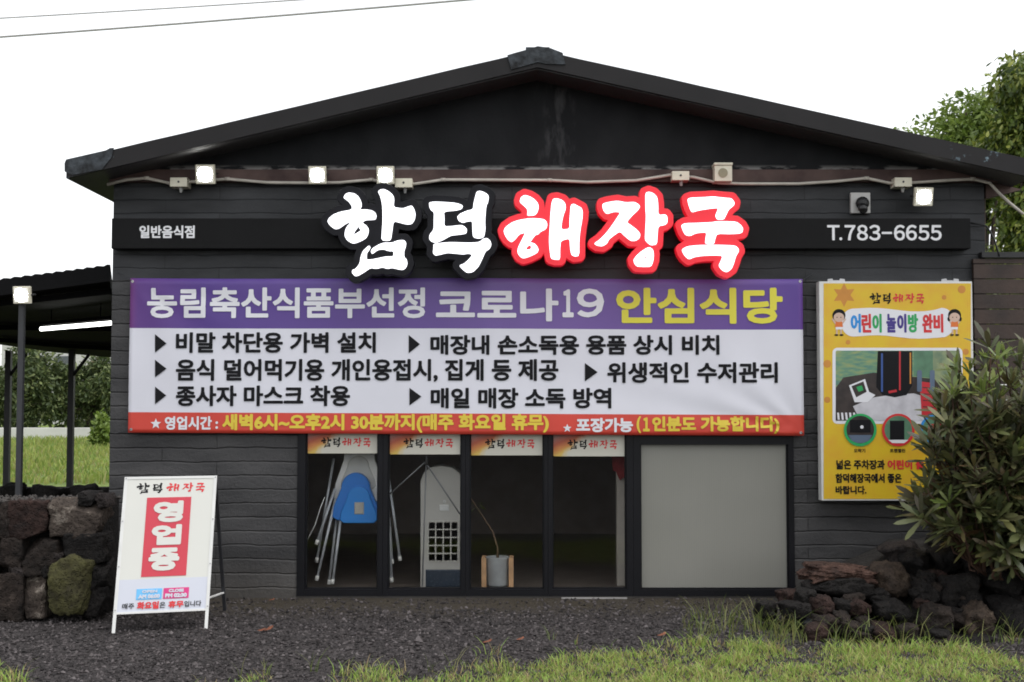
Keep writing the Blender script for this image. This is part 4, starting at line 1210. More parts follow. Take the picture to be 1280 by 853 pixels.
for tt in (0.15, 0.85):
    q = A_.lerp(B_, tt); mb.tube([q + Vector((0, 0, .05)), q + Vector((0, 0, .25))], 0.005, 6)
mb.build('batten', M_SOFFIT, ft)

# ================================================================== stones
MR_DARK = rock_mat('dark basalt', (0.005, 0.0045, 0.0045), (0.014, 0.012, 0.011), (0.032, 0.027, 0.023))
MR_BROWN = rock_mat('brown basalt', (0.006, 0.005, 0.0045), (0.030, 0.022, 0.018), (0.075, 0.057, 0.046))
MR_RED = rock_mat('red scoria', (0.007, 0.005, 0.0045), (0.038, 0.021, 0.017), (0.085, 0.050, 0.040))
MR_TAN = rock_mat('tan lichened basalt', (0.016, 0.012, 0.010), (0.055, 0.039, 0.028), (0.15, 0.115, 0.085), 0.58)
MR_MOSS = rock_mat('mossy boulder', (0.026, 0.022, 0.015), (0.075, 0.072, 0.026), (0.17, 0.15, 0.08))
MR_PALE = rock_mat('pale topped basalt', (0.02, 0.015, 0.013), (0.07, 0.055, 0.045), (0.30, 0.26, 0.22), 0.56)
MR_SLAB = rock_mat('rusty slab', (0.012, 0.008, 0.007), (0.075, 0.041, 0.031), (0.13, 0.078, 0.062), 0.55)
MR_GREY = rock_mat('grey brown basalt', (0.012, 0.010, 0.010), (0.035, 0.028, 0.026), (0.08, 0.07, 0.065))


def rock(name, c, dims, mat, seed, parent=None, cuts=9, sub=4, boxy=0.5, rough=0.24, tip=0.0, rotz=0, roty=0):
    bm = bmesh.new()
    bmesh.ops.create_icosphere(bm, subdivisions=sub, radius=1)
    sd_ = Vector((seed * 7.13, seed * 3.7, seed * 1.9))
    rnd = random.Random(seed)
    planes = [(Vector((rnd.gauss(0, 1), rnd.gauss(0, 1), rnd.gauss(0, 1))).normalized(), rnd.uniform(0.62, 0.85)) for _ in range(cuts)]
    mt = Matrix.Rotation(rotz, 3, 'Z') @ Matrix.Rotation(roty, 3, 'Y')
    for v in bm.verts:
        q = v.co.copy()
        k = max(abs(q.x), abs(q.y), abs(q.z))
        q = q.lerp(q / k * 0.86, boxy)
        for nrm, d in planes:
            o = q.dot(nrm) - d
            if o > 0: q -= nrm * o * 0.85
        q *= 1 + rough * noise.noise(q * 1.4 + sd_) + rough * 0.55 * noise.noise(q * 3.5 + sd_) + rough * 0.42 * noise.noise(q * 8 + sd_) + rough * 0.26 * noise.noise(q * 19 + sd_)
        if tip: q.x *= 1 - tip * (q.z + 1) / 2; q.y *= 1 - tip * (q.z + 1) / 2
        v.co = q
    lo = [min(v.co[i] for v in bm.verts) for i in range(3)]; hi = [max(v.co[i] for v in bm.verts) for i in range(3)]
    V = []
    for v in bm.verts:
        q = Vector([((v.co[i] - lo[i]) / (hi[i] - lo[i]) - 0.5) * dims[i] for i in range(3)])
        V.append(mt @ q + Vector(c))
    Fa = [[v.index for v in f.verts] for f in bm.faces]
    bm.free()
    return link_mesh(name, V, Fa, mat, parent, True, loc=None if parent else c)


def px_rock(name, x0, x1, y0, y1, Y, depth, mat, seed, parent=None, **k):
    a, b = at(x0, y1, Y), at(x1, y0, Y)
    return rock(name, ((a.x + b.x) / 2, Y + depth * 0.3, (a.z + b.z) / 2), (b.x - a.x, depth, b.z - a.z), mat, seed, parent, **k)


LW = thing('stone_wall', 'low black lava stone wall with one mossy boulder, left of the A-board', 'stone wall', (-3.3, -0.8, 0))
YW = -1.0
a, b = at(-120, 640, YW), at(131, 640, YW)
MB().box(-7.2, b.x - 0.06, YW + 0.12, YW + 0.52, -0.05, at(60, 628, YW).z).build('rubble_core', MR_DARK, LW)
LS = [(-4, 14, 627, 673, MR_BROWN), (12, 61, 626, 674, MR_RED), (60, 132, 624, 671, MR_PALE), (-5, 30, 672, 714, MR_BROWN), (28, 75, 674, 718, MR_BROWN), (72, 132, 667, 702, MR_DARK), (-6, 31, 716, 778, MR_BROWN), (8, 30, 710, 722, MR_GREY),
      (27, 58, 717, 773, MR_PALE), (70, 80, 692, 701, MR_GREY), (112, 134, 700, 742, MR_DARK), (108, 133, 735, 768, MR_DARK), (50, 66, 700, 730, MR_DARK), (-40, -3, 628, 700, MR_BROWN), (-50, -5, 700, 775, MR_DARK), (-110, -40, 628, 690, MR_RED), (-110, -50, 690, 775, MR_BROWN), (100, 118, 616, 630, MR_DARK), (122, 134, 618, 632, MR_GREY)]
for i, (x0, x1, y0, y1, mt) in enumerate(LS):
    px_rock('stone', x0 - 2, x1 + 2, y0 - 2, y1 + 3, YW, 0.24, mt, 30 + i, LW, boxy=0.92, sub=5, rough=0.11, cuts=3)
o = px_rock('mossy_boulder', 56, 123, 692, 770, YW - 0.08, 0.34, MR_MOSS, 71, LW, boxy=0.45, sub=5, rough=0.12)
o['label'] = 'large rounded boulder green with moss'
# gravel topping of the wall
mb = MB()
rnd = random.Random(5)
for k in range(1100):
    x = rnd.uniform(-6.5, b.x - 0.03); y = rnd.uniform(YW + 0.02, YW + 0.5); s = rnd.uniform(0.008, 0.02)
    z = at(60, 628, YW).z + rnd.uniform(-0.004, 0.012)
    mb.add([(x - s, y, z), (x, y - s, z), (x + s, y, z), (x, y + s, z), (x, y, z + s * 0.9), (x, y, z - s)], [(0, 1, 4), (1, 2, 4), (2, 3, 4), (3, 0, 4), (1, 0, 5), (2, 1, 5), (3, 2, 5), (0, 3, 5)])
mb.build('gravel_topping', pm('grey wall gravel', (0.048, 0.042, 0.038), 0.8, 0.5, 30), LW)
BWALL = thing('stone_wall', 'black lava stone wall behind, at the back edge of the lean-to floor', 'stone wall', (-5, 2.3, 0))
zt = at(60, 603, 1.9).z
MB().box(-9, WX0 - 0.06, 2.0, 2.2, -0.05, zt - 0.06).build('rubble_core', MR_DARK, BWALL)
x = -9.0; i = 0
while x < WX0 - 0.2:
    wd = rnd.uniform(0.25, 0.42)
    hz_ = zt - 0.05 * rnd.random()
    x1_ = min(x + wd, WX0 - 0.04)
    rock('stone', ((x + x1_) / 2, 1.96, hz_ - 0.15), (x1_ - x, 0.3, 0.31), MR_DARK, 200 + i, BWALL, boxy=0.7, sub=3)
    rock('stone', ((x + x1_) / 2 - 0.1, 1.96, hz_ - 0.45), (x1_ - x, 0.3, 0.34), MR_DARK, 240 + i, BWALL, boxy=0.7, sub=3)
    x += wd; i += 1

# rock heap at the right corner, each rock its own
GR = 'lava rocks heaped at the right corner'
GEN = 'dark porous lava rock in the heap below the bush'
RK = [  # x0,x1,y0,y1, Y, depth, material, label, extra
    (1002, 1100, 706, 731, -1.2, .42, MR_SLAB, 'long slab of lava rock with a reddish top, beside the frosted window', dict(boxy=.75, sub=5)),
    (1006, 1098, 722, 751, -1.3, .36, MR_DARK, 'black front of the long reddish slab, made as a separate rock', dict(boxy=.75)),  # the slab's own black front, added as a second rock
    (1090, 1146, 703, 754, -1.2, .4, MR_TAN, 'rounded brown lava rock with a pale left edge, right of the long slab', dict(boxy=.4)),
    (970, 999, 737, 760, -1.15, .25, MR_RED, 'small reddish rock at the lower right corner of the frosted window', {}),
    (1012, 1048, 745, 773, -1.45, .3, MR_RED, 'reddish brown rock under the left half of the long slab', {}),
    (1096, 1144, 750, 786, -1.5, .36, MR_DARK, None, {}),
    (1044, 1067, 764, 786, -1.62, .22, MR_BROWN, 'small brown rock in the grass in front of the long slab', {}),
    (1055, 1092, 749, 776, -1.5, .3, MR_RED, 'rust coloured rock under the right half of the long slab', {}),
    (1148, 1197, 756, 800, -1.62, .36, MR_BROWN, 'broad brown rock left of the tan pointed rock', {}),
    (1204, 1246, 753, 800, -1.66, .34, MR_TAN, 'tan pointed rock standing at the front of the heap', dict(tip=.55, boxy=.3)),
    (1103, 1162, 676, 709, -0.75, .4, MR_GREY, 'flat grey topped rock crowning the left side of the heap', dict(boxy=.7)),
    (1130, 1170, 686, 726, -0.95, .4, MR_DARK, None, {}), (1166, 1210, 680, 726, -0.9, .4, MR_DARK, None, {}), (1145, 1182, 722, 764, -1.3, .35, MR_DARK, None, {}),
    (1177, 1234, 717, 770, -1.35, .4, MR_DARK, None, {}), (1230, 1292, 704, 756, -1.3, .45, MR_DARK, None, {}), (1243, 1302, 750, 800, -1.6, .4, MR_DARK, None, {}),
    (1118, 1154, 780, 812, -1.75, .3, MR_BROWN, 'low brown rock half sunk in the grass under the heap', {}), (1086, 1122, 780, 803, -1.7, .3, MR_RED, 'low rusty rock half sunk in the grass under the heap', {}),
    (946, 977, 752, 780, -1.3, .28, MR_DARK, 'dark low rock furthest out towards the gravel', {}), (977, 1016, 752, 779, -1.42, .3, MR_DARK, 'dark rock in front of the small reddish window-corner rock', {}),
    (1206, 1248, 795, 815, -1.8, .3, MR_DARK, None, {}), (1160, 1208, 795, 815, -1.8, .3, MR_BROWN, 'flat brown rock at the grass edge right of the low brown one', {}),
    (1204, 1248, 684, 724, -1.0, .4, MR_DARK, None, {}), (1168, 1208, 664, 690, -0.65, .35, MR_DARK, None, {}), (1238, 1292, 668, 710, -0.9, .4, MR_DARK, None, {}), (1288, 1340, 690, 800, -1.4, .5, MR_DARK, None, {}),
    (1030, 1100, 738, 760, -1.15, .3, MR_DARK, None, {}), (1298, 1345, 650, 700, -0.9, .4, MR_DARK, None, {})]
for i, (x0, x1, y0, y1, Y, dp, mt, lb, kw) in enumerate(RK):
    o = px_rock('lava_rock', x0, x1, y0, y1, Y, dp, mt, 100 + i, **{'boxy': 0.5, 'sub': 4, **kw})
    tag(o, lb or GEN, 'rock', GR)
rf = random.Random(44)
for k in range(30):
    px = rf.uniform(1000, 1285); py = rf.uniform(715, 800)
    if py < 745 and px < 1100: py = rf.uniform(755, 798)
    w2 = rf.uniform(9, 19); h2 = w2 * rf.uniform(0.55, 0.8)
    Yk = -0.95 - 0.85 * (py - 700) / 100
    o = px_rock('lava_rock', px - w2, px + w2, py - h2, py + h2, Yk, 0.2, rf.choice([MR_DARK, MR_DARK, MR_BROWN, MR_RED]), 300 + k, boxy=0.4, sub=4)
    tag(o, 'small lava rock jammed between the big rocks of the heap', 'rock', GR)
# dark earth bank behind and under the rocks
V, Fa = [], []
n1_, n2_ = 30, 14
for j in range(n2_ + 1):
    for i in range(n1_ + 1):
        x = 1.95 + 3.2 * i / n1_; y = -1.75 + 1.7 * j / n2_
        h = 0.52 * min(1, j / n2_ * 1.35) * min(1, max(0, (x - 1.95) / 1.0)) ** 0.8
        V.append((x, y, h + 0.05 * noise.noise((x * 5, y * 5, 0)) - 0.06))
for j in range(n2_):
    for i in range(n1_):
        q = j * (n1_ + 1) + i; Fa.append((q, q + 1, q + n1_ + 2, q + n1_ + 1))
tag(link_mesh('earth_bank', V, Fa, pm('dark earth', (0.012, 0.010, 0.008), 0.9, 0.4, 12, 0.9, 30, dist=0.03), smooth=True), kind='structure')
mb = MB(); mb.tube([gnd(988, 777, 0.03), gnd(1010, 779, 0.05), gnd(1040, 781, 0.05), gnd(1064, 788, 0.03)], 0.03, 10)
tag(mb.build('plastic_pipe', pm('black plastic pipe', (0.015, 0.016, 0.02), 0.35), smooth=True, loc=gnd(1025, 780)), 'short black plastic pipe lying in the grass before the rocks', 'pipe')

# ================================================================== plank fence on the right
fx0 = at(1217, 400, -0.03).x
pf = thing('plank_fence', 'dark brown horizontal plank fence right of the yellow poster', 'fence', (fx0 + 1, -0.03, 0))
M_PLANK = pm('dark stained plank', (0.028, 0.016, 0.012), 0.6, 0.45, 4, 0.5, 45, col2=(0.052, 0.030, 0.022))
ztop = at(1250, 323, -0.03).z
z = 0.0; k = 0
mb = MB()
while z < ztop - 0.02:
    h = min(0.118, ztop - z)
    mb.box(fx0 + random.uniform(0, .004), fx0 + 3, -0.045 + random.uniform(-.003, .003), -0.02 + 0.012, z, z + h - 0.007); z += 0.118
mb.build('plank_panel', M_PLANK, pf)
for dx in (0.9, 2.1): MB().box(fx0 + dx, fx0 + dx + 0.09, -0.005, 0.08, 0, ztop - 0.02).build('post', M_PLANK, pf)
MB().box(fx0 + 0.06, fx0 + 3.02, -0.07, 0.05, ztop + 0.002, ztop + 0.045).build('top_rail', M_BLACKMETAL, pf)
mb = MB(); mb.tube([at(1213, 279, -0.05), at(1228, 281, -0.05), at(1233, 283, -0.05), at(1238, 290, -0.05), at(1243, 300, -0.06), at(1249, 321, -0.07)], 0.007, 6)
tag(mb.build('cable', M_BLACKMETAL, smooth=True, loc=at(1233, 283, -0.05)), 'thin black cable curling off the sign board end to the fence', 'cable')

# ================================================================== A-board
ab = thing('a_board', 'white folding A-board with a red panel standing on the gravel', 'sign', (-2.35, -1.3, 0))
BL = gnd(139.5, 791); BR = gnd(259.5, 785)
BL.z = BR.z = -0.005
side = (BR - BL); W_ = side.length; sx_ = side.normalized()
back = Vector((-0.09, 0.995, 0)).normalized()
top_h = 1.005
TLp = BL + back * 0.29 + Vector((0.01, 0, top_h)); TRp = BR + back * 0.29 + Vector((0.012, 0, top_h))
upv = (TLp - BL); nrm = sx_.cross(upv.normalized()).normalized()          # points at the viewer?
if nrm.y > 0: nrm = -nrm
LEG = 0.115                                                            # share of the side that is bare leg


def abp(u, v, d=0.0):
    """point on the board: u across, v down from the top, d towards the viewer."""
    vv = 1 - v * (1 - LEG)
    l = BL.lerp(TLp, vv); r = BR.lerp(TRp, vv)
    return l.lerp(r, u) + nrm * d


def ab_box(u0, u1, v0, v1, d0, d1, name, mat, parent=ab, bevel=0.0):
    V = [abp(u, v, d) for u in (u0, u1) for d in (d0, d1) for v in (v0, v1)]
    return MB().add(V, [(0, 1, 3, 2), (4, 6, 7, 5), (0, 4, 5, 1), (2, 3, 7, 6), (0, 2, 6, 4), (1, 5, 7, 3)]).build(name, mat, parent, bevel=bevel)


def ab_map(v, d):
    out = [abp(a_, b_, d - y_) for a_, y_, b_ in v]
    return np.array([tuple(q) for q in out])


def ab_text(body, u0, u1, v0, v1, mat, bold, d=0.006, name='lettering'):
    # bold in metres; laid out in metric board space and mapped on to the slanted face
    H_ = (1 - LEG) * upv.length
    v, f = lay_text(body, u0 * W_, u1 * W_, -v1 * H_, -v0 * H_, bold)
    q = np.stack([v[:, 0] / W_, v[:, 1], -v[:, 2] / H_], 1)
    return link_mesh(name, ab_map(q, d), f, mat, ab)


M_BOARD = pm('cream white board print', (0.62, 0.62, 0.575), 0.4, 0.02, 2, 0.03)
M_BOARD2 = pm('cool white board print', (0.56, 0.58, 0.65), 0.4, 0.02, 2, 0.03)
M_ABRED = pm('coral red print', (0.55, 0.035, 0.06), 0.45, 0.05, 3, 0)
M_CYAN = pm('sky blue print', (0.14, 0.47, 0.80), 0.45, 0.05, 3, 0)
M_PINK = pm('magenta print', (0.62, 0.03, 0.20), 0.45, 0.05, 3, 0)
ab_box(0.02, 0.98, 0.01, 0.755, -0.008, 0.0, 'board', M_BOARD)
ab_box(0.02, 0.98, 0.755, 0.99, -0.008, 0.0, 'lower_board', M_BOARD2)
fw = 0.035
ab_box(0, 1, 0, 0.018, -0.014, 0.004, 'frame_top', M_WHITEPAINT)
ab_box(0, 1, 0.985, 1.0, -0.014, 0.004, 'frame_bottom', M_WHITEPAINT)
ve = 1 / (1 - LEG)
for u0 in (0, 1 - fw):
    ab_box(u0, u0 + fw, 0.0185, 0.9845, -0.0145, 0.0045, 'frame_side', M_WHITEPAINT)
    ab_box(u0, u0 + fw, 1.0005, ve, -0.0145, 0.0045, 'leg', M_WHITEPAINT)
    q = abp(u0 + fw / 2, 0.005, -0.02)
    ft_ = Vector((q.x + (0.0 if u0 else 0.02) - 0.02, -0.60 + (0.0 if u0 else -0.05), 0))
    MB().tube([q, ft_], 0.016, 4).build('rear_leg', M_DARKMETAL, ab)
    if u0:
        m1 = q.lerp(ft_, 0.865)
        fr2 = abp(u0 + fw / 2, 0.91, -0.015)
        MB().tube([m1, fr2], 0.008, 6).build('spreader_bar', M_WHITEPAINT, ab)
for u in (0.017, 0.983):
    for v in (0.012, 0.33, 0.66, 0.97):
        q = abp(u, v, 0.005)
        MB().tube([q, q + nrm * 0.003], 0.005, 8).build('rivet', pm('steel rivet', (0.35, 0.35, 0.36), 0.4), ab)
ab_box(0.257, 0.733, 0.158, 0.74, 0.0012, 0.003, 'red_panel', M_ABRED)
ab_text('영', 0.335, 0.655, 0.185, 0.345, M_BOARD, 0.0095)
ab_text('업', 0.333, 0.653, 0.362, 0.512, M_BOARD, 0.0095)
ab_text('중', 0.322, 0.648, 0.533, 0.700, M_BOARD, 0.0095)
ab_box(0.222, 0.49, 0.826, 0.903, 0.001, 0.0025, 'blue_tag', M_CYAN)
ab_box(0.505, 0.775, 0.826, 0.903, 0.001, 0.0025, 'pink_tag', M_PINK)
ab_text('OPEN', 0.28, 0.44, 0.835, 0.856, M_BOARD2, 0.0016)
ab_text('AM 06:00', 0.245, 0.47, 0.866, 0.896, M_BOARD2, 0.0022)
ab_text('CLOSE', 0.56, 0.72, 0.835, 0.858, M_BOARD2, 0.002)
ab_text('PM 02:30', 0.525, 0.755, 0.866, 0.896, M_BOARD2, 0.0026)
ab_text('매주', 0.086, 0.21, 0.925, 0.965, M_INK_K, 0.0008)
ab_text('화요일', 0.24, 0.467, 0.918, 0.972, M_INK_R, 0.0026)
ab_text('은', 0.475, 0.535, 0.925, 0.968, M_INK_K, 0.0008)
ab_text('휴무', 0.567, 0.728, 0.920, 0.970, M_INK_R, 0.0022)
ab_text('입니다', 0.735, 0.915, 0.925, 0.968, M_INK_K, 0.0008)
# shop name in brush letters: the characters are spaced out
for gi, (u0, u1) in enumerate(((.135, .275), (.31, .415), (.455, .595), (.625, .745), (.775, .875))):
    g = GPX[gi]; A = np.concatenate([np.array(l) for l in g]); lo, hi = A.min(0), A.max(0)
    lp = [[(u0 + (x - lo[0]) / (hi[0] - lo[0]) * (u1 - u0), 0.045 + (y - 236) / (348 - 236) * 0.085) for x, y in l] for l in g]
    v, f = fill_loops(lp)
    link_mesh('brush_lettering', ab_map(np.stack([v[:, 0], np.zeros(len(v)), v[:, 1]], 1), 0.002), f, M_INK_K if gi < 2 else M_INK_R, ab)

# ================================================================== things behind the glass
M_BLUE = pm('blue plastic', (0.018, 0.20, 0.68), 0.35, 0.08, 4, 0.03)
M_WPL = pm('white plastic', (0.92, 0.90, 0.87), 0.4, 0.06, 4, 0.03)
M_STEEL = pm('painted steel tube', (0.55, 0.57, 0.60), 0.35, 0.1, 8, 0.03, metal=0.2)


def arch(x0, x1, y0, y1, n=20):
    """a shield: rounded head, straight tapering sides, rounded foot."""
    cx, hw = (x0 + x1) / 2, (x1 - x0) / 2
    o = []
    for k in range(n + 1):
        a_ = math.pi * k / n
        o.append((cx - hw * 0.62 * math.cos(a_), y0 + (y1 - y0) * 0.32 * (1 - math.sin(a_))))
    o += [(cx + hw * 0.95, y0 + (y1 - y0) * 0.72), (cx + hw, y1 - 4), (cx + hw * 0.8, y1), (cx - hw * 0.8, y1), (cx - hw, y1 - 4), (cx - hw * 0.95, y0 + (y1 - y0) * 0.72)]
    return o


def shell(name, pts, Y, th, mat, parent):
    v, f = fill_loops([[(q.x, q.z) for q in (at(x, y, Y) for x, y in pts)]], th, 0.008)
    return link_mesh(name, np.stack([v[:, 0], Y - v[:, 2], v[:, 1]], 1), f, mat, parent)


def legs(parent, spec, Y, r=0.011):
    for (xa, ya, xb, yb) in spec:
        A = at(xa, ya, Y + .02); B = at(xb, yb, Y - 0.03)
        o = MB().tube([A, B], r, 10).build('leg', M_STEEL, parent, smooth=True)
        MB().tube([B + (A - B).normalized() * 0.03, B - (A - B).normalized() * 0.008], r * 1.35, 10).build('foot_cap', M_WPL, o, smooth=True)


def cro(X, Y): return (360 + X / 3.709, 530 + Y / 3.709)


c1 = thing('plastic_chair', 'white plastic chair with steel legs stacked behind the blue one', 'chair', at(440, 735, .4), 'stacked chairs behind the left pane')
shell('shell', arch(418, 481, 551, 626), 0.36, 0.02, M_WPL, c1)
shell('back_recess', arch(426, 470, 570, 612), 0.335, 0.004, pm('pale grey plastic', (0.66, 0.65, 0.62), 0.45), c1)
legs(c1, [(*cro(212, 160), *cro(133, 637)), (*cro(238, 330), *cro(190, 740)), (*cro(462, 215), *cro(519, 630)), (*cro(455, 250), *cro(483, 645))], 0.36)
c2 = thing('plastic_chair', 'blue plastic chair with a paper tag leaning in front of the white one', 'chair', at(445, 735, .3), 'stacked chairs behind the left pane')
shell('shell', arch(416, 474, 591, 650), 0.27, 0.03, M_BLUE, c2)
shell('seat', [(cx_, cy_) for cx_, cy_ in arch(425, 472, 608, 654)], 0.23, 0.012, pm('bright blue plastic', (0.022, 0.26, 0.78), 0.35, 0.05, 4, 0.02), c2)
shell('paper_tag', rect(443, 628, 455, 643), 0.212, 0.002, pm('paper tag', (0.5, 0.47, 0.42), 0.7), c2)
legs(c2, [(*cro(218, 300), *cro(132, 555)), (*cro(222, 345), *cro(133, 722)), (*cro(246, 430), *cro(206, 738)), (*cro(462, 300), *cro(480, 730))], 0.24)
rc_ = thing('red_cloth', 'red cloth hanging at the top of the ivory column behind the fourth pane', 'cloth', at(776, 590, .4))
v, f = fill_loops([[(q.x, q.z) for q in (at(x, y, .4) for x, y in ((764, 566), (784, 566), (784, 600), (779, 597), (775, 601), (770, 590), (766, 588)))]], 0.006, 0.002)
link_mesh('folds', np.stack([v[:, 0], .4 + 0.012 * np.sin(v[:, 0] * 160) - v[:, 2], v[:, 1]], 1), f, pm('red cloth', (0.30, 0.025, 0.03), 0.8, 0.2, 20), rc_, True)
# trailing cord
mb = MB(); mb.tube([at(*cro(170, 340), .2), at(*cro(150, 390), .2), at(*cro(125, 470), .2), at(*cro(80, 555), .2)], 0.004, 6)
tag(mb.build('cord', M_WPL, smooth=True, loc=at(*cro(125, 470), .2)), 'thin white cord hanging beside the chair legs behind the left pane', 'cord')

# air cooler
ac = thing('air_cooler', 'white portable air cooler with a square grille behind the second pane', 'air cooler', at(550, 735, .35))
YC = 0.33
shell('body', [(527, 736), (527, 600), (531, 590), (540, 583), (552, 581), (566, 583), (575, 590), (579, 600), (579, 736)], YC + 0.12, 0.14, pm('dull white plastic', (0.52, 0.50, 0.47), 0.45, 0.06, 4, 0.03), ac)
mb = MB()
for k in range(5):
    x = 535 + k * 10.0 * 0.95
    a_ = at(x, 702, YC - 0.03); b_ = at(x, 652, YC - 0.03); mb.box(a_.x - .005, a_.x + .005, YC - 0.038, YC - 0.022, a_.z, b_.z)
for k in range(6):
    y = 652 + k * 10
    a_ = at(535, y, YC - 0.03); b_ = at(573, y, YC - 0.03); mb.box(a_.x, b_.x, YC - 0.036, YC - 0.022, a_.z - .005, a_.z + .005)
mb.build('grille', pm('pale grille', (0.55, 0.53, 0.49), 0.5), ac)
shell('dark_mesh', rect(535, 652, 573, 702), YC - 0.018, 0.002, pm('cooler filter', (0.20, 0.19, 0.175), 0.8), ac)
shell('water_tank', rect(532, 712, 577, 734), YC - 0.022, 0.006, pm('smoked blue tank', (0.035, 0.05, 0.075), 0.25), ac)
shell('notice', rect(549, 631, 561, 639), YC - 0.026, 0.001, pm('white notice', (0.75, 0.75, 0.74), 0.6), ac)
shell('dial', disc(555.5, 627.5, 2.3, n=14), YC - 0.026, 0.002, pm('white notice', (0.75, 0.75, 0.74), 0.6), ac)
# tripod stand with crossing struts
tp = thing('folded_stand', 'thin grey folding stand with slanting struts in front of the air cooler', 'stand', at(531, 735, .17))
for nm, pp in (('pole', (533, 570, 528, 733)), ('strut', (531, 578, 487, 618)), ('strut', (533, 580, 575, 643))):
    MB().tube([at(pp[0], pp[1], .17), at(pp[2], pp[3], .17)], 0.006, 8).build(nm, pm('dull steel', (0.25, 0.25, 0.26), 0.4), tp, smooth=True)
MB().tube([at(533, 574, .17), at(533, 582, .17)], 0.013, 8).build('collar', M_BLACKMETAL, tp)
# seedling in a grey pot held by a wooden stand
pt = thing('potted_seedling', 'thin seedling in a grey pot on a wooden plant stand behind the third pane', 'potted plant', at(622, 735, .28))
c = at(622, 733, .28)
M_POT = pm('grey cement pot', (0.42, 0.43, 0.44), 0.7, 0.15, 10)
MB().lathe(c, [(0, 0.005), (0.078, 0.005), (0.085, 0.02), (0.095, 0.225), (0.098, 0.235), (0.086, 0.235), (0.082, 0.2), (0, 0.2)], 28).build('pot', M_POT, pt, smooth=True)
M_PINE = pm('light pine wood', (0.62, 0.36, 0.19), 0.55, 0.2, 10, 0.1, 40)
sd2 = thing('plant_stand', 'four legged light pine stand holding the grey pot', 'plant stand', c)
for sx2 in (-1, 1):
    for sy2 in (-1, 1):
        cx, cy = c.x + sx2 * 0.108, c.y + sy2 * 0.075
        MB().box(cx - 0.019, cx + 0.019, cy - 0.014, cy + 0.014, c.z, c.z + 0.235).build('leg', M_PINE, sd2, bevel=0.003)
mb = MB(); mb.box(c.x - 0.094, c.x + 0.094, c.y - 0.008, c.y + 0.008, c.z + 0.0, c.z + 0.004); mb.build('crossbar', M_PINE, sd2)
st2 = [at(622, 698, .28), at(622, 685, .28), at(616, 665, .28), at(603, 645, .28), at(588, 622, .28)]
MB().tube(st2, [0.012, 0.008, 0.006, 0.005, 0.004], 8).build('stem', pm('brown stem', (0.16, 0.10, 0.06), 0.7), pt, smooth=True)


def leaf_quads(P, D, U, Ln, Wd, bend=0.25):
    """arrays of leaves: base P, direction D, up U; returns verts, faces (5-vert-row leaf, two halves)."""
    n = len(P)
    S = np.cross(D, U); S /= np.linalg.norm(S, axis=1, keepdims=True) + 1e-9
    Nn = np.cross(S, D)
    Ln = Ln[:, None]; Wd = Wd[:, None]
    rows = []
    for t, wv_ in ((0.0, 0.14), (0.35, 0.68), (0.65, 1.0), (0.88, 0.72), (1.0, 0.06)):
        c = P + D * Ln * t - Nn * Ln * bend * t * t
        rows += [c - S * Wd * wv_ * 0.5 + Nn * Wd * 0.12, c + S * Wd * wv_ * 0.5 + Nn * Wd * 0.12]
    V = np.stack(rows, 1)
    f0 = np.array([[0, 1, 3, 2], [2, 3, 5, 4], [4, 5, 7, 6], [6, 7, 9, 8]])
    Fa = (f0[None] + (np.arange(n) * 10)[:, None, None]).reshape(-1, 4)
    return V.reshape(-1, 3), Fa.tolist()


def unit(a): return a / (np.linalg.norm(a, axis=-1, keepdims=True) + 1e-9)


ML_BUSH = leaf_mat('bush leaf', [(0.034, 0.046, 0.018), (0.065, 0.08, 0.03), (0.105, 0.12, 0.045), (0.125, 0.14, 0.055), (0.08, 0.065, 0.038), (0.05, 0.062, 0.03), (0.20, 0.20, 0.075), (0.10, 0.06, 0.03)], 0.38, 0.22)
ML_NEW = leaf_mat('new leaf', [(0.12, 0.17, 0.045), (0.18, 0.24, 0.06), (0.25, 0.29, 0.08)], 0.4, 0.35)
ML_TREE = leaf_mat('tree leaf', [(0.09, 0.15, 0.025), (0.16, 0.23, 0.04), (0.24, 0.32, 0.07)], 0.5, 0.35)
ML_IVY = leaf_mat('climber leaf', [(0.04, 0.07, 0.014), (0.10, 0.15, 0.025), (0.18, 0.24, 0.04), (0.33, 0.36, 0.07)], 0.45, 0.3)
ML_PINE = leaf_mat('far pine', [(0.045, 0.07, 0.025), (0.10, 0.14, 0.05), (0.19, 0.22, 0.08)], 0.6, 0.25)
M_BARK = pm('bark', (0.055, 0.04, 0.03), 0.85, 0.4, 8, 0.8, 30, dist=0.01)
M_TWIG = pm('reddish twig', (0.085, 0.045, 0.03), 0.75, 0.3, 8, 0.4, 30)

n = 9
P = np.array([tuple(at(594 + 4 * math.cos(k * 2.2), 632 + 3 * math.sin(k * 1.7), .28)) for k in range(n)])
D = unit(np.array([(-1 + 2 * RNG.random(), RNG.normal() * 0.4, 0.1 + RNG.normal() * 0.5) for _ in range(n)]))
v, f = leaf_quads(P, D, np.tile([[0, 0.3, 1.0]], (n, 1)), np.full(n, 0.085), np.full(n, 0.022))
link_mesh('foliage', v, f, ML_NEW, pt, True)

# ================================================================== broad-leaved bush, front right
bush = thing('broadleaf_bush', 'dense bush of long dark leaves in front of the yellow poster', 'bush', (3.35, -1.15, 0.2))
poly = [(1130, 640), (1158, 612), (1147, 580), (1160, 545), (1160, 515), (1170, 492), (1186, 490), (1168, 462), (1195, 452), (1215, 462), (1232, 430), (1262, 428), (1300, 440), (1400, 440), (1420, 720), (1290, 715), (1255, 705), (1222, 682), (1190, 668), (1160, 650), (1130, 645)]


def inpoly(x, y, pl):
    c = False
    for i in range(len(pl)):
        a_, b_ = pl[i], pl[(i + 1) % len(pl)]
        if (a_[1] > y) != (b_[1] > y) and x < (b_[0] - a_[0]) * (y - a_[1]) / (b_[1] - a_[1]) + a_[0]: c = not c
    return c


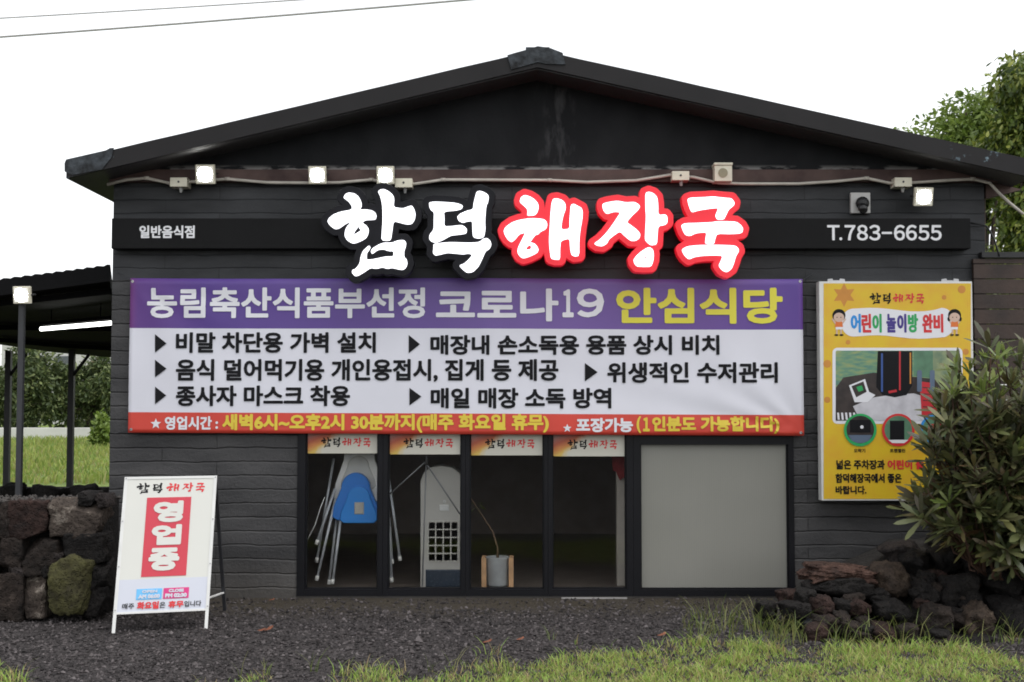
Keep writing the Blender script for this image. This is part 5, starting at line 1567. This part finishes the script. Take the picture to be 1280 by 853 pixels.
rb = random.Random(3)
wh, new = [], []
while len(wh) < 860:
    x, y = rb.uniform(1105, 1415), rb.uniform(428, 718)
    if not inpoly(x, y, poly): continue
    dens = 0.35 + 0.65 * min(1, max(0, (x - 1140) / 90)) * min(1, max(0, (y - 470) / 60))
    if y < 505: dens *= 0.55
    if y > 620 and x > 1150: dens = 1.5
    if rb.random() > dens: continue
    Y = -1.25 + rb.uniform(-0.45, 0.40)
    wh.append((at(x, y, Y), x, y))
ctr = Vector((3.45, -1.15, 0.75))
limbs = MB()
root = Vector((3.4, -1.1, 0.25))
Ps, Ds, Us, Ls, Ws = [], [], [], [], []
Pn, Dn, Un, Ln_, Wn = [], [], [], [], []
for i, (q, x, y) in enumerate(wh):
    ax = ((q - ctr).normalized() + Vector((-0.1, -0.25, 0.75)) + Vector((rb.gauss(0, .3), rb.gauss(0, .3), rb.gauss(0, .25)))).normalized()
    mid = root.lerp(q, 0.55) + Vector((rb.gauss(0, .05), rb.gauss(0, .05), -0.08))
    if i % 3 == 0: limbs.tube([root + Vector((rb.gauss(0, .08), rb.gauss(0, .06), 0)), mid, q - ax * 0.06, q], [0.016, 0.009, 0.005, 0.003], 5)
    else: limbs.tube([q - ax * 0.16 + Vector((0.03, 0, -0.03)), q - ax * 0.05, q], [0.005, 0.004, 0.003], 5)
    fresh = (y < 500 and rb.random() < 0.75) or rb.random() < 0.05
    nl = rb.randint(8, 13)
    o1 = ax.orthogonal().normalized(); o2 = ax.cross(o1)
    for k in range(nl):
        t_ = k * 2.399 + rb.random() * 0.5; el_ = rb.uniform(0.2, 1.15)
        d = (ax * math.cos(el_) + (o1 * math.cos(t_) + o2 * math.sin(t_)) * math.sin(el_)).normalized()
        L_ = rb.uniform(0.11, 0.215) * (0.75 if fresh else 1)
        tgt = (Pn, Dn, Un, Ln_, Wn) if fresh else (Ps, Ds, Us, Ls, Ws)
        tgt[0].append(tuple(q - ax * rb.uniform(0, 0.045))); tgt[1].append(tuple(d)); tgt[2].append(tuple(ax + Vector((0, 0, 0.3)))); tgt[3].append(L_); tgt[4].append(L_ * rb.uniform(0.16, 0.24))
limbs.build('branches', M_TWIG, bush, smooth=True)
v, f = leaf_quads(np.array(Ps), np.array(Ds), np.array(Us), np.array(Ls), np.array(Ws), 0.12)
link_mesh('foliage', v, f, ML_BUSH, bush, True)
v, f = leaf_quads(np.array(Pn), np.array(Dn), np.array(Un), np.array(Ln_), np.array(Wn), 0.12)
link_mesh('new_growth', v, f, ML_NEW, bush, True)


def tree(name, label, base, crowns, mat, nleaf, lsize, group=None, trunk_r=0.12, droop=0.2, cat='tree', shell_=0.55, wr=0.5, seed=1):
    """trunk, limbs to each clump, leaves spread through clump volumes. crowns: (centre, radii)"""
    rn = np.random.default_rng(seed)
    o = thing(name, label, cat, base, group)
    mb = MB(); b = Vector(base)
    topc = max(crowns, key=lambda c: c[0][2])[0]
    fork = b.lerp(Vector(topc), 0.45)
    mb.tube([b, b.lerp(fork, .5) + Vector((.04, 0, 0)), fork, Vector(topc)], [trunk_r, trunk_r * .8, trunk_r * .6, trunk_r * .2], 8)
    for c, r_ in crowns: mb.tube([fork.lerp(b, 0.2), fork.lerp(Vector(c), 0.5) + Vector((0, 0, -.1)), Vector(c)], [trunk_r * .4, trunk_r * .25, trunk_r * .1], 6)
    mb.build('trunk', M_BARK, o, smooth=True)
    vol = np.array([c[1][0] * c[1][1] * c[1][2] for c in crowns]) ** 0.67; vol /= vol.sum()
    P, D = [], []
    for (c, r_), w_ in zip(crowns, vol):
        k = int(nleaf * w_)
        u = unit(rn.normal(size=(k, 3))); rad = (shell_ + (1 - shell_) * rn.random((k, 1)) ** 0.6) * (1 + 0.18 * rn.normal(size=(k, 1)))
        P.append(np.array(c) + u * rad * np.array(r_)); D.append(unit(u * 0.5 + rn.normal(size=(k, 3)) * 0.7 - np.array([0, 0, droop])))
    P, D = np.concatenate(P), np.concatenate(D)
    ls = lsize * (0.6 + 0.8 * rn.random(len(P)))
    v, f = leaf_quads(P, D, unit(rn.normal(size=P.shape) * 0.5 + np.array([0, 0, 1.0])), ls, ls * wr, 0.2)
    link_mesh('crown', v, f, mat, o, True)
    return o


def clumps(c, r, n, s, seed):
    rn = random.Random(seed); out = []
    for _ in range(n):
        d = Vector((rn.gauss(0, 1), rn.gauss(0, 1), rn.gauss(0, 1))).normalized() * rn.uniform(0.35, 0.85)
        k = s * rn.uniform(0.7, 1.3)
        out.append(((c[0] + d.x * r[0], c[1] + d.y * r[1], c[2] + d.z * r[2]), (k * r[0], k * r[1], k * r[2] * 0.85)))
    return out


# right: leafy tree behind the roof and a climber-covered trunk
tree('leafy_tree', 'bright green leafy tree behind the right slope of the roof', (6.2, 6.5, 0), clumps((6.1, 6.5, 4.7), (1.25, 1.2, 1.0), 28, 0.34, 4), ML_TREE, 24000, 0.07, droop=0.1, seed=4)
cy_ = []
rn_ = random.Random(9)
for k in range(26):
    zz = 2.0 + 3.0 * k / 25
    cy_.append(((5.55 + rn_.gauss(0, .16), 3.5 + rn_.gauss(0, .2), zz), (0.34 + 0.1 * rn_.random(), 0.34, 0.25)))
cy_ += [((5.45, 3.4, 4.85), (0.42, .35, .22)), ((5.3, 3.3, 4.3), (0.3, .3, .3)), ((5.9, 3.4, 4.9), (0.45, .35, .2)), ((4.85, 3.0, 2.75), (.35, .3, .3)), ((4.6, 2.8, 2.5), (.3, .3, .3)), ((5.2, 3.1, 2.4), (.4, .3, .4))]
tree('climber_covered_tree', 'tall trunk wrapped in hanging climber leaves beyond the right end of the roof', (5.6, 3.6, 0), cy_, ML_IVY, 26000, 0.072, trunk_r=0.1, droop=0.8, seed=9, wr=0.48)

# ================================================================== far left: field, concrete barrier, pines, apartment block
rn = np.random.default_rng(21)


def blades(name, P, H, mat, wid, lean=0.35, label=None, kind='stuff', rn=rn):
    n = len(P)
    a_ = rn.random(n) * 2 * np.pi
    S = np.stack([np.cos(a_), np.sin(a_), np.zeros(n)], 1)
    b_ = rn.random(n) * 2 * np.pi
    Ln = np.stack([np.cos(b_), np.sin(b_), np.zeros(n)], 1) * (lean * (0.2 + rn.random(n)) * H)[:, None]
    rows = []
    for t, w_ in ((0, 1.0), (0.45, 0.8), (0.8, 0.45), (1.0, 0.06)):
        c = P + np.array([0, 0, 1.0]) * (H * (t - 0.25 * lean * t * t))[:, None] + Ln * t * t
        rows += [c - S * (wid * w_ * 0.5), c + S * (wid * w_ * 0.5)]
    V = np.stack(rows, 1).reshape(-1, 3)
    f0 = np.array([[0, 1, 3, 2], [2, 3, 5, 4], [4, 5, 7, 6]])
    Fa = (f0[None] + (np.arange(n) * 8)[:, None, None]).reshape(-1, 4).tolist()
    o = link_mesh(name, V, Fa, mat, None, True)
    return tag(o, label, kind=kind)


ML_FIELD = leaf_mat('meadow blade', [(0.14, 0.21, 0.04), (0.22, 0.30, 0.06), (0.31, 0.35, 0.08), (0.27, 0.26, 0.10)], 0.6, 0.35)
n = 16000
Yd = 14 + 28 * rn.random(n)
P = np.stack([-(0.18 + 0.34 * rn.random(n)) * (Yd + 10) * 0.95, Yd, np.full(n, -0.01)], 1)
hh = np.array([0.10 + 0.20 * max(0, noise.noise((p_[0] * 0.25, p_[1] * 0.12, 0)) + 0.3) for p_ in P]) * (0.6 + 0.8 * rn.random(n))
blades('meadow_grass', P, hh, ML_FIELD, 0.05, 0.4)
BRY = 44.0
a, b = at(-60, 551, BRY), at(200, 535, BRY)
tag(MB().box(-40, -12, BRY, BRY + 0.4, 0, at(60, 535, BRY).z).build('concrete_barrier', pm('pale concrete barrier', (0.56, 0.55, 0.53), 0.8, 0.12, 0.8, 0.2, 8), bevel=0.02, loc=(-24, BRY, 0)), 'long low pale concrete barrier beyond the meadow', 'barrier')
TL_ = [('far_pine', 'round crowned pine at the far left edge beyond the barrier', -29.5, 53, 4.4), ('far_pine', 'tall pine seen between the two left posts of the lean-to', -26.0, 52, 4.8), ('far_pine', 'pine with layered clumps left of the right rear post', -23.2, 51, 4.5),
       ('far_pine', 'pine just right of the right rear post of the lean-to', -20.6, 52, 4.2), ('far_pine', 'low dark pine against the corner of the restaurant wall', -18.3, 51, 3.4)]
for i, (nm, lb, x, y, h) in enumerate(TL_):
    tree('pine_tree', lb, (x, y, 0), clumps((x, y, h * 0.52), (1.75, 1.4, h * 0.5), 26, 0.30, 50 + i), ML_PINE, 9500, 0.25, group='pines beyond the meadow', trunk_r=0.16, droop=0, seed=50 + i, wr=0.35)
tree('shrub', 'small green shrub at the barrier beside the restaurant corner', (-13.6, 33, 0), clumps((-13.7, 33, 0.5), (0.42, 0.4, 0.6), 10, 0.4, 70), ML_TREE, 1500, 0.16, cat='shrub', trunk_r=0.05, seed=70)
n = 16000
tx = -75 + 80 * rn.random(n)
th_ = np.array([2.3 + 1.3 * noise.noise((q * 0.35, 0, 0)) + 0.7 * noise.noise((q * 1.1, 3, 0)) for q in tx])
P = np.stack([tx, 56 + 2.5 * rn.random(n), th_ * rn.random(n) ** 0.7], 1)
v, f = leaf_quads(P, unit(rn.normal(size=P.shape)), unit(rn.normal(size=P.shape) * 0.5 + np.array([0, 0, 1.0])), 0.3 + 0.3 * rn.random(n), 0.15 + 0.12 * rn.random(n), 0.2)
tag(link_mesh('distant_wood', v, f, ML_PINE, None, True), 'dark green wood filling the gaps behind the pines', kind='stuff')
apt = thing('apartment_block', 'pale apartment block with a red brick strip far behind the pines', 'building', (-33, 84, 0))
M_APT = pm('pale render', (0.55, 0.54, 0.53), 0.8)
MB().box(-37.5, -26, 84, 92, 0, 9).build('wall', M_APT, apt)
q0, q1 = at(112, 472, 83.9), at(126, 452, 83.9)
MB().box(q0.x, q1.x, 83.85, 83.99, 0.5, q1.z).build('brick_strip', pm('red brick strip', (0.28, 0.10, 0.08), 0.8), apt)
for k in range(6):
    for j in range(3):
        x = -37 + k * 1.75
        if q0.x - 1.2 < x < q1.x + .3: continue
        MB().box(x, x + 1.0, 83.9, 83.99, 1.0 + j * 2.6, 2.4 + j * 2.6).build('window', pm('far window', (0.08, 0.09, 0.10), 0.2), apt)

# ================================================================== overhead wires
for (x0, y0, x1, y1, lb) in ((0, 23, 375, 0, 'upper overhead power line crossing the white sky, thinner one'), (0, 46.5, 590, -0.5, 'lower overhead power line crossing the white sky, thicker one')):
    YL = 14
    A = at(x0, y0, YL); B = at(x1, y1, YL)
    d = B - A
    pts = [A + d * t for t in np.linspace(-4, 5, 40)]
    pts = [q + Vector((0, 0, 0.0009 * ((q.x - A.x) ** 2 - (q.x - A.x) * d.x))) for q in pts]
    mb = MB(); mb.tube(pts, 0.012 if y0 < 40 else 0.019, 6)
    tag(mb.build('power_line', pm('grey cable', (0.40, 0.39, 0.38), 0.6), loc=tuple(A)), lb, 'power line', 'overhead power lines')

# ================================================================== gravel, grass, weeds, fallen leaves
n = 42000
y = -3.6 + 3.55 * RNG.random(n); x = (-0.45 + 0.9 * RNG.random(n)) * (y + 10)
s = 0.005 + 0.010 * RNG.random(n) ** 2
keep = RNG.random(n) > np.clip((y + 0.75) / 0.6, 0, 1) * 0.75
x, y, s = x[keep], y[keep], s[keep]; n = len(x)
s[:180] *= 2.0
zz = np.array([gz(a_, b_) for a_, b_ in zip(x, y)])
P = np.stack([x, y, zz + s * 0.35], 1)
oct_ = np.array([(1, 0, 0), (0, 1, 0), (-1, 0, 0), (0, -1, 0), (0, 0, .8), (0, 0, -.8)], float)
J = oct_[None] * (0.65 + 0.7 * RNG.random((n, 6, 1))) + 0.22 * RNG.normal(size=(n, 6, 3))
an = RNG.random(n) * 6.283
c_, s_n = np.cos(an)[:, None], np.sin(an)[:, None]
J = np.stack([J[:, :, 0] * c_ - J[:, :, 1] * s_n, J[:, :, 0] * s_n + J[:, :, 1] * c_, J[:, :, 2]], 2)
V = (P[:, None] + J * s[:, None, None]).reshape(-1, 3)
f0 = np.array([(0, 1, 4), (1, 2, 4), (2, 3, 4), (3, 0, 4), (1, 0, 5), (2, 1, 5), (3, 2, 5), (0, 3, 5)])
Fa = (f0[None] + (np.arange(n) * 6)[:, None, None]).reshape(-1, 3).tolist()
m, t, p, N, L = nodes('scoria gravel')
g = N('NewGeometry'); r = N('ValToRGB'); e = r.color_ramp.elements
e[0].color = (0.014, 0.012, 0.012, 1); e[1].color = (0.125, 0.11, 0.11, 1)
for q, c in ((0.5, (0.040, 0.035, 0.035)), (0.8, (0.066, 0.057, 0.057))): k = e.new(q); k.color = (*c, 1)
L(g.outputs['Random Per Island'], r.inputs[0]); L(r.outputs[0], p.inputs['Base Color']); p.inputs['Roughness'].default_value = 0.75; p.inputs['Specular IOR Level'].default_value = 0.3
tag(link_mesh('gravel', V, Fa, m), 'dark volcanic gravel', kind='stuff')

ML_GRASS = leaf_mat('lawn blade', [(0.18, 0.31, 0.045), (0.30, 0.47, 0.075), (0.40, 0.53, 0.11), (0.48, 0.45, 0.17), (0.24, 0.42, 0.055), (0.44, 0.33, 0.16), (0.28, 0.20, 0.10)], 0.55, 0.35)
ML_WEED = leaf_mat('weed blade', [(0.09, 0.13, 0.03), (0.16, 0.21, 0.05), (0.28, 0.27, 0.10)], 0.55, 0.35)
EX = [-200, 0, 30, 60, 230, 285, 330, 350, 400, 430, 470, 520, 560, 600, 640, 690, 730, 800, 880, 950, 1010, 1120, 1280, 1700]
EYv = [838, 840, 854, 880, 880, 858, 844, 870, 862, 852, 846, 850, 840, 834, 834, 828, 818, 812, 810, 808, 808, 812, 816, 820]
cand = 150000
y = -4.1 + 2.6 * RNG.random(cand); x = (-0.44 + 0.9 * RNG.random(cand)) * (y + 10)
P, H = [], []
for a_, b_, u in zip(x, y, RNG.random(cand)):
    px, py = topx((a_, b_, 0))
    e_ = py - np.interp(px, EX, EYv)
    nz_ = noise.noise((a_ * 3.1, b_ * 3.1, 9)) + 0.5 * noise.noise((a_ * 9, b_ * 9, 4))
    pr = min(1, max(0, (e_ + 9 + 20 * nz_) / 26))
    if px < 620: pr *= 0.55
    if u < pr * 0.85:
        P.append((a_, b_, gz(a_, b_) - 0.004)); H.append((0.018 + 0.036 * max(0, 0.55 + nz_)) * (0.5 + 1.1 * random.random() ** 2) * (1.05 if e_ > 8 else 1.5))
blades('lawn_grass', np.array(P), np.array(H), ML_GRASS, 0.0050, 0.85, 'short yellow green grass')
P, H = [], []
for k in range(230):
    px = random.choice([random.uniform(930, 1280), random.uniform(850, 1010)]); py = random.uniform(780, 806) if px > 950 else random.uniform(770, 800)
    q = gnd(px, py)
    for _ in range(2): P.append((q.x + random.gauss(0, .02), q.y + random.gauss(0, .02), -0.01)); H.append(random.uniform(0.07, 0.24))
for px, py in ((430, 845), (538, 838), (565, 842), (690, 800), (330, 842), (300, 845), (395, 838), (640, 838), (608, 838), (880, 772), (1000, 770)):
    for _ in range(5):
        q = gnd(px + random.gauss(0, 5), py); P.append((q.x, q.y, -0.01)); H.append(random.uniform(0.06, 0.19))
blades('tall_weeds', np.array(P), np.array(H), ML_WEED, 0.006, 0.8, 'tall thin weeds at the foot of the rocks')
M_DRY = pm('dry orange leaf', (0.17, 0.055, 0.025), 0.7, 0.3, 20)
FLB = ['dry orange leaf on the gravel right of the A-board', 'dry orange leaf on the gravel below the third pane', 'dry orange leaf on the gravel below the seedling', 'dry orange leaf at the grass edge below the frosted window', 'dry leaf close to the wall foot left of the windows']
for (px, py, s, lb) in zip((327, 606, 648, 825, 338), (790, 803, 801, 797, 752), (.05, .03, .028, .035, .022), FLB):
    q = gnd(px, py); d = unit(np.array([[1, 0.3 * random.gauss(0, 1), 0.05]]))
    V, Fa = [], []
    P2 = np.array([(q.x - s / 2, q.y, gz(q.x, q.y) + 0.012), (q.x + s * .3, q.y + .01, gz(q.x, q.y) + 0.010)])
    v, f = leaf_quads(P2, np.concatenate([d, unit(d * np.array([[.6, 1, 1]]) + np.array([[0, .5, .1]]))]), np.array([[0, -0.5, 1.0], [0, -.6, 1.0]]), np.full(2, s * 1.3), np.full(2, s * 0.6), -0.25)
    tag(link_mesh('fallen_leaf', v, f, M_DRY, None, True, loc=(q.x, q.y, 0)), lb, 'leaf', 'dry leaves on the gravel')
print('built', len(bpy.data.objects))
